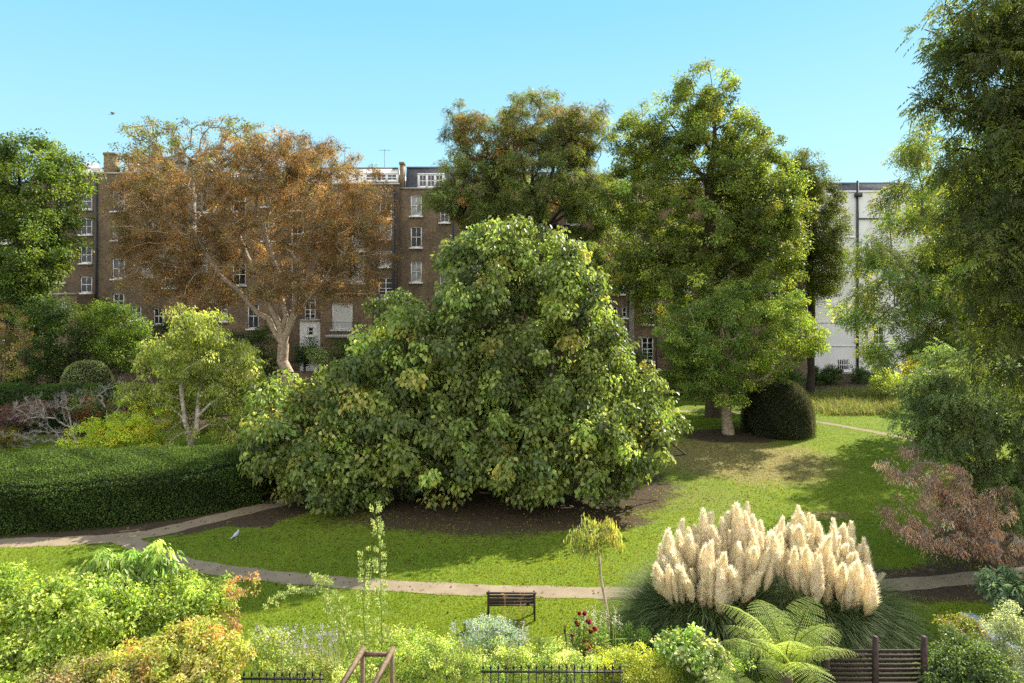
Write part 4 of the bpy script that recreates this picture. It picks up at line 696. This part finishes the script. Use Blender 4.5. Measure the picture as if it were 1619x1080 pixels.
# ------------------------------------------------------------------ foreground borders
fg = dict(parts=('stems', 'foliage'), fill=4.5, bark='green')
def bush(name, label, px, Y0, el, n, rc, lpc, ll, lw, cols, seed, **kw):
    d = dict(fg); d.update(kw); tr = d.pop('trunk_r', .03); return plant(name, label, d.pop('cat', 'shrub'), (W(px, 0, Y0)[0], Y0, 0), el, n, rc, lpc, ll, lw, cols, seed=seed, stems=d.pop('stems', 5), trunk_r=tr, trunk_top=d.pop('trunk_top', .5), twig=d.pop('twig', .004), **d)
LIME = [(.14, .19, .03), (.19, .24, .04), (.09, .14, .02), (.24, .28, .06)]
bush('philadelphus', 'big bright lime green shrub filling the lower left corner', 60, 13.6, [(60, 975, 120, 62, 13.6, 1.1), (-20, 960, 80, 55, 13.8, 1), (150, 965, 80, 50, 14, 1), (60, 1070, 130, 50, 12.8, .8)], 420, .24, 85, .075, .048, LIME, 101)
bush('privet_shrub', 'bright green shrub right of the lime green corner shrub', 290, 14.6, [(270, 950, 70, 36, 14.8, .8), (330, 945, 40, 28, 15, .6), (250, 1000, 80, 34, 14.4, .7)], 230, .2, 80, .06, .04, [(.14, .19, .028), (.18, .23, .04), (.09, .13, .02)], 102)
bush('loquat_shrub', 'shrub with long drooping leaves standing above the lower left border', 190, 15, [(190, 895, 55, 28, 15, .6), (245, 880, 24, 22, 15, .3), (140, 905, 28, 16, 15, .4), (258, 905, 16, 14, 15, .3)], 70, .2, 36, .2, .05, [(.16, .22, .05), (.22, .27, .08), (.10, .16, .03)], 103, droop=1.2, mat=LEAFG)
bush('orange_maple', 'small maple with salmon orange leaves above the left border', 370, 15.2, [(385, 925, 30, 12, 15.2, .5), (345, 945, 34, 20, 15.2, .5), (340, 985, 44, 22, 15, .5), (310, 970, 30, 24, 15, .5)], 120, .10, 26, .065, .03, [(.24, .12, .06), (.26, .16, .07), (.17, .15, .04)], 104, bark='red')
bush('spirea', 'yellow and orange leaved shrub at the bottom of the left border', 260, 13.2, [(250, 1060, 100, 46, 13, .8), (330, 1040, 60, 46, 13.4, .6), (180, 1075, 60, 30, 12.6, .6), (300, 1010, 50, 20, 13.6, .5)], 340, .19, 80, .07, .042, [(.20, .20, .045), (.27, .16, .05), (.15, .18, .03), (.28, .26, .08)], 105, colw=[4, 1.5, 4, 2])
bush('smoke_bush', 'brownish pink tinged shrub at the bottom left corner', 110, 12.4, [(100, 1075, 60, 24, 12.4, .5), (190, 1075, 30, 18, 12.4, .4)], 80, .16, 60, .055, .035, [(.16, .12, .06), (.14, .16, .05), (.2, .15, .08)], 106)
bush('rose_bush', 'sprawling green rose shrub with small pink blooms at the centre border', 640, 14.8, [(650, 1040, 55, 34, 14.8, .6), (700, 1050, 45, 30, 14.6, .5)], 190, .16, 60, .05, .03, [(.17, .23, .04), (.24, .28, .07), (.10, .15, .03)], 107)
bush('caryopteris', 'silvery blue flowering shrub below the bench', 770, 15.4, [(770, 1000, 45, 20, 15.4, .5), (800, 1010, 34, 18, 15.2, .4)], 130, .13, 60, .045, .02, [(.20, .25, .20), (.15, .21, .12), (.26, .30, .26), (.12, .18, .06)], 108, mat=LEAFM, upn=.2)
bush('fuchsia_shrub', 'pale green leafy shrub behind the middle iron railing', 840, 14.6, [(790, 1050, 60, 26, 14.6, .5), (860, 1040, 45, 28, 14.8, .5), (900, 1060, 40, 26, 14.4, .4)], 230, .16, 65, .045, .026, [(.2, .25, .06), (.28, .31, .1), (.12, .18, .04)], 109)
bush('jasmine_shrub', 'yellow green shrub between the red dahlias and the hydrangea', 1010, 14.8, [(1000, 1055, 50, 28, 14.8, .5), (1040, 1060, 32, 24, 14.6, .5), (960, 1050, 34, 24, 14.8, .4)], 230, .15, 65, .05, .025, [(.2, .22, .03), (.13, .18, .03), (.28, .29, .05)], 110)
bush('hydrangea', 'green shrub with faded flower heads left of the tree fern', 1100, 14.6, [(1095, 1030, 36, 24, 14.6, .5), (1065, 1020, 24, 16, 14.8, .4), (1120, 1050, 26, 24, 14.3, .4)], 120, .17, 42, .09, .055, [(.14, .20, .05), (.26, .28, .13), (.09, .14, .03)], 111)
bush('box_shrub', 'dark dense shrub beside the slatted fence under the ash', 1530, 14.2, [(1530, 1050, 50, 44, 14.2, .7), (1500, 1075, 40, 20, 14, .5), (1565, 1075, 40, 40, 13.8, .6)], 230, .2, 80, .06, .035, [(.05, .08, .02), (.07, .10, .025)], 112)
bush('gold_shrub', 'small golden leaved shrub next to the white wall coping', 1515, 15.6, [(1518, 990, 26, 14, 15.8, .4)], 50, .14, 60, .05, .03, [(.16, .17, .02), (.10, .13, .02), (.13, .10, .03)], 113)
bush('fatsia', 'dark glossy hand leaved shrub at the right edge', 1600, 17.2, [(1595, 925, 32, 18, 17.2, .6), (1625, 940, 34, 28, 17.2, .6), (1565, 925, 14, 8, 17.2, .3)], 80, .22, 34, .17, .05, [(.07, .11, .05), (.11, .15, .08), (.05, .08, .03)], 114, mat=LEAFG, droop=.7)
bush('variegated_shrub', 'grey green cream edged shrub in the lower right corner', 1605, 14.6, [(1605, 1000, 30, 36, 14.6, .5), (1600, 1060, 36, 34, 14.3, .6)], 170, .17, 75, .04, .025, [(.16, .19, .10), (.24, .26, .16), (.10, .13, .06)], 115)
bush('sedge_clump', 'low leafy planting in front of the pampas roots', 1160, 15.6, [(1150, 1040, 40, 14, 15.6, .4), (1000, 1010, 30, 16, 16.4, .4), (930, 1000, 34, 12, 16, .4)], 110, .15, 60, .05, .025, [(.14, .20, .04), (.09, .14, .03)], 116)
# strap leaved and spiky plants that break up the border
def strap(name, label, px, Y0, boxpx, n, L, wd, cols, seed, bend=.35):
    r = rng(seed); th = empty(name, (W(px, 0, Y0)[0], Y0, 0), label, 'plant'); z0 = W(0, boxpx[3], Y0)[2]; qx = r.uniform(boxpx[0], boxpx[2], n); P = np.array([W(a, boxpx[3], Y0 + r.uniform(-.35, .35)) for a in qx]); P[:, 2] = np.maximum(.02, z0 - r.uniform(0, .25, n))
    D = np.stack([r.normal(0, .45, n), r.normal(0, .4, n), np.ones(n)], 1); mb = MB(); blades(mb, P, D, L * r.uniform(.6, 1.15, n), wd, pick(r, cols, n), bend * r.uniform(.4, 1.4, n), 5)
    mb.tube([(th.location.x, Y0, -.02), (th.location.x + .02, Y0, max(.1, z0))], .02, 6, np.array(cols[0]) * .6); mb.build('leaves', LEAFM, th)
strap('iris_clump', 'pale strap leaved plant arching in the lower left corner', 22, 12.9, (0, 1010, 60, 1040), 60, .6, .05, [(.30, .36, .14), (.22, .30, .08)], 151, .5)
strap('fennel_clump', 'wispy upright stems between the lilac clump and the wooden arch', 520, 14.4, (470, 1000, 545, 1050), 130, .7, .012, [(.26, .30, .12), (.34, .34, .18)], 152, .15)
strap('grass_clump', 'thin upright tan stems left of the middle railing', 705, 14.5, (680, 990, 740, 1050), 90, .65, .012, [(.34, .32, .14), (.26, .30, .1)], 153, .2)
strap('lily_clump', 'arching strap leaves in the border below the crimson dahlias', 895, 14.2, (870, 1030, 935, 1065), 60, .45, .03, [(.22, .30, .08), (.15, .22, .05)], 154, .5)
# filler planting under the border
bush('ground_shrub', 'low mixed green planting along the left railing', 470, 14.2, [(470, 1062, 70, 22, 14.4, .5), (560, 1070, 60, 18, 14.2, .4), (420, 1020, 34, 18, 14.8, .4)], 190, .15, 60, .05, .028, [(.2, .26, .06), (.28, .30, .08), (.13, .18, .04)], 117)
# flower spikes and daisies
def flowers(name, label, px, Y0, boxpx, n, hgt, cols_stem, cols_fl, seed, fs=.03, heads=7, spike=.12, cat='flowers'):
    r = rng(seed); th = empty(name, (W(px, 0, Y0)[0], Y0, 0), label, cat); qx = r.uniform(boxpx[0], boxpx[2], n); qy = r.uniform(boxpx[1], boxpx[3], n); Yq = Y0 + r.uniform(-.4, .4, n)
    tip = np.array([W(a, b, c) for a, b, c in zip(qx, qy, Yq)]); tip[:, 2] = np.maximum(tip[:, 2], .25); foot = tip * [1, 1, 0] + r.normal(0, .12, (n, 3)) * [1, 1, 0]; D = tip - foot; mb = MB(); blades(mb, foot, D, np.linalg.norm(D, axis=1), .008, pick(r, cols_stem, n), .02, 3)
    m = n * 9; s = r.random(m); i = r.integers(0, n, m); P = foot[i] + (tip - foot)[i] * s[:, None]; leaves(mb, P, r.normal(size=(m, 3)) + [0, 0, .5], r.normal(size=(m, 3)) + [0, 0, 1], r.uniform(.04, .11, m), .018, pick(r, cols_stem, m)); mb.build('stems', LEAFM, th)
    k = n * heads; i = np.repeat(np.arange(n), heads); P = tip[i] + r.normal(0, .018, (k, 3)) - np.array([0, 0, 1]) * (r.random(k) * spike)[:, None]; fb = MB(); leaves(fb, P, r.normal(size=(k, 3)) + [0, 0, .4], r.normal(size=(k, 3)), fs * r.uniform(.7, 1.3, k), fs * .7, pick(r, cols_fl, k, None, .1)); fb.build('blooms', PETAL, th)
flowers('aster_clump', 'lilac flowering clump behind the left railing', 455, 14.9, (400, 985, 535, 1068), 300, 1, [(.18, .24, .07), (.26, .28, .12)], [(.5, .42, .62), (.62, .56, .7), (.7, .66, .66)], 121)
flowers('white_flower_clump', 'white flower spikes beside the thin yellow sapling', 945, 16, (915, 955, 985, 985), 46, 1, [(.18, .26, .06)], [(.75, .76, .62)], 122, .025, 10, .2)
flowers('yellow_flower_clump', 'yellow daisies in the border below the pampas grass', 1030, 15, (980, 1030, 1060, 1065), 60, 1, [(.2, .26, .05)], [(.75, .55, .04), (.7, .65, .1)], 123)
flowers('blue_flower_clump', 'pale blue flower sprays in the border under the bench', 760, 15.2, (710, 980, 835, 1030), 170, 1, [(.24, .3, .14)], [(.5, .55, .75), (.6, .66, .8)], 124, .028, 6, .06)
flowers('grass_spike_clump', 'wispy tan ornamental grass left of the blue flowers', 630, 15.6, (612, 985, 650, 1010), 80, 1, [(.34, .28, .14), (.26, .26, .08)], [(.5, .36, .26)], 125, .02, 6, .2, 'ornamental grass')
flowers('red_grass_clump', 'thin reddish grass stems in front of the bench', 815, 16, (795, 925, 830, 960), 9, 1, [(.34, .2, .1)], [(.5, .28, .16)], 126, .02, 6, .2, 'ornamental grass')
# dahlias: each bloom a part
r = rng(130); th = empty('dahlia', (W(915, 0, 15.3)[0], 15.3, 0), 'dark crimson dahlias standing above the middle railing', 'flowers'); mb = MB(); DP = [(916, 970), (924, 970), (911, 985), (914, 988), (930, 983), (934, 998), (940, 995), (923, 1014), (934, 1022), (927, 1027), (920, 1036), (905, 1004)]
pts = [W(a, b, 15.3 + r.uniform(-.15, .15)) for a, b in DP]
for p in pts: f0 = np.array([th.location.x + (p[0] - th.location.x) * .4, p[1] + r.normal(0, .08), 0]); s = np.linspace(0, 1, 5)[:, None]; mb.tube(f0 * (1 - s) + p * s + np.array([0, 0, .12]) * np.sin(s * math.pi), .005, 4, np.array([.12, .17, .05]))
n = 1500; i = r.integers(0, len(pts), n); s = r.random((n, 1)); P = np.array(pts)[i] * s + np.array([th.location.x, 15.3, 0]) * (1 - s) + r.normal(0, .1, (n, 3)); P[:, 2] = np.maximum(P[:, 2], .05); leaves(mb, P, r.normal(size=(n, 3)), r.normal(0, .5, (n, 3)) + [0, 0, 1], r.uniform(.06, .12, n), .04, pick(r, [(.12, .17, .04), (.18, .23, .06)], n)); mb.build('stems', LEAF, th)
fb = MB(); n = 60; g = np.arange(n); ph = np.arccos(1 - 1.5 * (g + .5) / n); a = g * 2.4; d = np.stack([np.sin(ph) * np.cos(a), np.sin(ph) * np.sin(a), np.cos(ph)], 1); leaves(fb, d * .012, d, np.cross(d, [[.3, .2, 1]]), .055, .028, pick(r, [(.35, .01, .05), (.5, .03, .12), (.22, .005, .03)], n)); bm_ = fb.mesh('bloom', PETAL)
for p in pts: o = bpy.data.objects.new('bloom', bm_); o.parent = th; COL.objects.link(o); o.location = Vector(p) - th.location; o.rotation_euler = (r.uniform(.2, .9), 0, r.uniform(-.6, .6)); s = r.uniform(.8, 1.25); o.scale = (s, s, s)
# long rose shoots
def shoots(label, base, lines, seed, name='climbing_rose', ll=.115):
    r = rng(seed); th = empty(name, base, label, 'climber'); mb = MB(); lf = MB()
    for ln in lines:
        P = np.array([W(*q) for q in ln]); s = np.linspace(0, len(P) - 1, 26); Q = np.stack([np.interp(s, np.arange(len(P)), P[:, k]) for k in range(3)], 1); Q[1:-1] += r.normal(0, .012, Q[1:-1].shape); mb.tube(Q, np.linspace(.013, .003, 26), 5)
        m = int(np.linalg.norm(np.diff(P, axis=0), axis=1).sum() / .045); s = r.random(m) * 25; c = np.stack([np.interp(s, np.arange(26), Q[:, k]) for k in range(3)], 1); sd = np.where(r.random(m) < .5, -1, 1)
        A = np.stack([sd * r.uniform(.6, 1, m), r.normal(0, .5, m), r.uniform(-.2, .5, m)], 1); A = unit(A)
        for k in range(3):
            o = c + A * (.03 + .045 * k); 
            for sg in (-1, 1): leaves(lf, o, A * .6 + np.array([0, 0, sg * .8]) + r.normal(0, .2, (m, 3)), r.normal(0, .4, (m, 3)) + [0, -1, .5], ll * .6, ll * .32, pick(r, [(.3, .38, .14), (.4, .46, .2)], m))
    mb.build('stems', BARK['green'], th, True); lf.build('leaves', LEAFM, th)
shoots('tall upright leafy rose shoot standing in front of the big tree shadow', (W(605, 0, 15)[0], 15, 0), [[(604, 1085, 15), (603, 960, 15), (600, 870, 15), (592, 795, 15)], [(582, 1080, 15.1), (574, 960, 15.1), (577, 865, 15.1)]], 141)
shoots('arching leafy rose shoots leaning left across the lawn view', (W(560, 0, 15)[0], 14.9, 0), [[(570, 1085, 14.9), (540, 990, 14.9), (500, 935, 14.9), (460, 930, 14.9), (425, 960, 14.9)], [(575, 1085, 15), (545, 970, 15), (515, 920, 15), (492, 912, 15)], [(590, 1080, 14.8), (570, 1010, 14.8), (548, 990, 14.8)]], 142)

# ------------------------------------------------------------------ furniture
# garden bench seen from behind
bx, by = W(808.5, 0, 18.9)[0], 18.9; wb = 77 * 18.9 / F / 2; th = empty('garden_bench', (bx, by, 0), 'dark slatted garden bench seen from behind on the lawn', 'bench')
for nm, sg in (('end_frame', -1), ('end_frame', 1)):
    q = MB(); x = bx + sg * (wb - .03); q.box(x - .025, x + .025, by - .03, by + .03, 0, .77); q.box(x - .025, x + .025, by + .42, by + .47, 0, .60); q.box(x - .028, x + .028, by + .031, by + .48, .60, .635); q.box(x - .022, x + .022, by + .031, by + .419, .36, .40); q.build(nm, DWOOD, th)
q = MB()
for k in range(3): z = .50 + k * .088; q.box(bx - wb + .056, bx + wb - .056, by - .02 - .006 * k, by + .005 - .006 * k, z, z + .062)
q.box(bx - wb - .02, bx + wb + .02, by - .05, by + .02, .772, .805); q.build('backrest', DWOOD, th); q = MB()
for k in range(5): y = by + .04 + k * .088; q.box(bx - wb + .056, bx + wb - .056, y, y + .066, .402, .425)
q.build('seat', DWOOD, th)
# slatted fence
Yf = 14.2; a = W(1302, 1027, Yf); c = W(1462, 1027, Yf); th = empty('slatted_fence', ((a[0] + c[0]) / 2, Yf, 0), 'dark horizontal slat fence panel between brown posts at lower right', 'fence'); q = MB(); z = a[2]
while z > .1: q.box(a[0], c[0], Yf - .012, Yf + .012, z - .06, z); z -= .098
q.build('slats', DWOOD, th)
for px in (1305, 1381.5, 1458): x = W(px, 0, Yf)[0]; q = MB(); q.box(x - .045, x + .045, Yf - .11, Yf - .014, 0, W(0, 1004, Yf)[2]); q.build('post', DWOOD, th)
# iron railings, each bar with a spear tip
def railing(label, pa, pb, Y, ptop, step=.155):
    x0, x1 = W(pa, 0, Y)[0], W(pb, 0, Y)[0]; zt = W(0, ptop, Y)[2]; th = empty('iron_railing', ((x0 + x1) / 2, Y, 0), label, 'railing', 'iron railings at the foot of the picture'); q = MB(); q.box(x0, x1, Y - .018, Y + .018, zt - .17, zt - .14); q.box(x0, x1, Y - .018, Y + .018, .12, .15); q.build('rail', IRON, th)
    x = x0 + .05; k = 0; q = MB(); q.tube([(0, 0, 0), (0, 0, zt - .10)], .013, 6); q.tube([(0, 0, zt - .10), (0, 0, zt - .07), (0, 0, zt)], [.013, .026, .003], 6); me = q.mesh('bar', IRON)
    while x < x1 and k < 95: o = bpy.data.objects.new('bar', me); o.parent = th; COL.objects.link(o); o.location = (x - th.location.x, 0, 0); x += step; k += 1
railing('black spiked iron railing in front of the lilac flowers', 358, 512, 13.9, 1061)
railing('black spiked iron railing in front of the pale green shrub below the bench', 760, 985, 13.9, 1050)
railing('short black spiked iron railing right of the slatted fence', 1468, 1512, 14.1, 1049, .1)
# wooden arch frame
th = empty('wooden_arch', (W(580, 0, 13)[0], 13, 0), 'weathered wooden arch frame at the bottom edge in the border', 'arch'); A = W(573, 1030, 13.6); B = W(620, 1031, 13.6); zt = A[2]
for X_ in (A[0], B[0]):
    for yy in (13.6, 12.5): q = MB(); xx = X_ - (13.6 - yy) * .12; q.box(xx - .035, xx + .035, yy - .035, yy + .035, 0, zt - .04); q.build('post', WOOD, th)
    q = MB(); q.add([(X_ - .03, 13.7, zt - .038), (X_ + .045, 13.7, zt - .038), (X_ + .045 - .15, 12.35, zt - .038), (X_ - .03 - .15, 12.35, zt - .038), (X_ - .03, 13.7, zt + .05), (X_ + .045, 13.7, zt + .05), (X_ + .045 - .15, 12.35, zt + .05), (X_ - .03 - .15, 12.35, zt + .05)], np.array([(0, 1, 2, 3), (7, 6, 5, 4), (0, 4, 5, 1), (1, 5, 6, 2), (2, 6, 7, 3), (3, 7, 4, 0)])); q.build('side_beam', WOOD, th)
q = MB(); q.box(A[0] + .046, B[0] - .031, 13.57, 13.63, zt - .09, zt - .02); q.build('cross_beam', WOOD, th)
# iron hoop obelisk
x, y = W(893, 0, 14.9)[0], 14.9; th = empty('plant_support', (x, y, 0), 'dark metal hooped plant support beside the crimson dahlias', 'plant support'); zt = W(0, 1010, 14.9)[2]
q = MB(); hoop = [(x - .17, y, 0), (x - .17, y, zt - .05)] + [(x - .17 * math.cos(t), y, zt - .05 + .17 * math.sin(t)) for t in np.linspace(.2, math.pi - .2, 9)] + [(x + .17, y, zt - .05), (x + .17, y, 0)]; q.tube(hoop, .008, 6); q.tube([(x + .02, y - .17, 0), (x + .02, y - .17, zt - .05)] + [(x + .02, y - .17 * math.cos(t), zt - .05 + .19 * math.sin(t)) for t in np.linspace(.2, math.pi - .2, 9)] + [(x + .02, y + .17, zt - .05), (x + .02, y + .17, 0)], .008, 6); q.build('hoops', IRON, th)
q = MB(); q.tube([(x, y, zt + .1), (x, y, zt + .18), (x, y, zt + .22), (x, y, zt + .32)], [.012, .03, .015, .004], 8); q.build('finial', IRON, th)
# white wall coping at right
a = W(1543, 980, 17.4); c = W(1590, 1021, 16.0); q = MB(); q.box(11.55, 11.83, 15.6, 17.5, -.05, .82); th = empty('garden_wall', (11.7, 16.5, 0), 'low wall with pale coping between shrubs at the right', 'wall'); q.build('wall', GREY, th); q = MB(); q.box(11.51, 11.87, 15.55, 17.55, .82, .9); q.build('coping', STUC, th)
# pigeon on the lawn
def bird(label, P, heading, sc, flying=False):
    r = rng(3); th = empty('pigeon', P, label, 'bird'); t = np.array([(-.17, .13, .004), (-.12, .135, .03), (-.05, .15, .062), (.02, .17, .068), (.08, .20, .052), (.11, .235, .034), (.125, .26, .034), (.145, .268, .03), (.165, .262, .014), (.19, .255, .003)])
    q = MB(); q.tube(np.stack([t[:, 0], 0 * t[:, 0], t[:, 1]], 1), t[:, 2], 12); q.add([(-.10, -.02, .145), (-.10, .02, .145), (-.27, .035, .12), (-.27, -.035, .12), (-.10, -.02, .13), (-.10, .02, .13), (-.27, .035, .113), (-.27, -.035, .113)], np.array([(0, 1, 2, 3), (7, 6, 5, 4), (0, 4, 5, 1), (1, 5, 6, 2), (2, 6, 7, 3), (3, 7, 4, 0)]))
    for s in (-1, 1):
        if flying: q.add([(.07, s * .04, .19), (-.05, s * .04, .18), (-.1, s * .2, .22), (-.12, s * .34, .2), (.02, s * .3, .22), (.08, s * .16, .22)], [np.array([(0, 1, 2, 5)]), np.array([(5, 2, 3, 4)])])
        else: q.tube([(.0, s * .025, .12), (.0, s * .025, .04), (.0, s * .025, .0)], .006, 5); q.tube([(-.01, s * .025, .004), (.03, s * .03, .004)], .005, 4)
    o = q.build('body', plain('pigeon_feathers', (.42, .44, .48), .7, .3, 0, .35, 14), None, True); o.parent = th; th.rotation_euler = (0, 0, heading); th.scale = (sc, sc, sc)
bird('pale grey pigeon standing on the lawn near the hedge path', G(373, 852), R(70), 1.0)
bird('small dark bird flying above the left houses', W(178, 184, 40), R(20), .9, True)
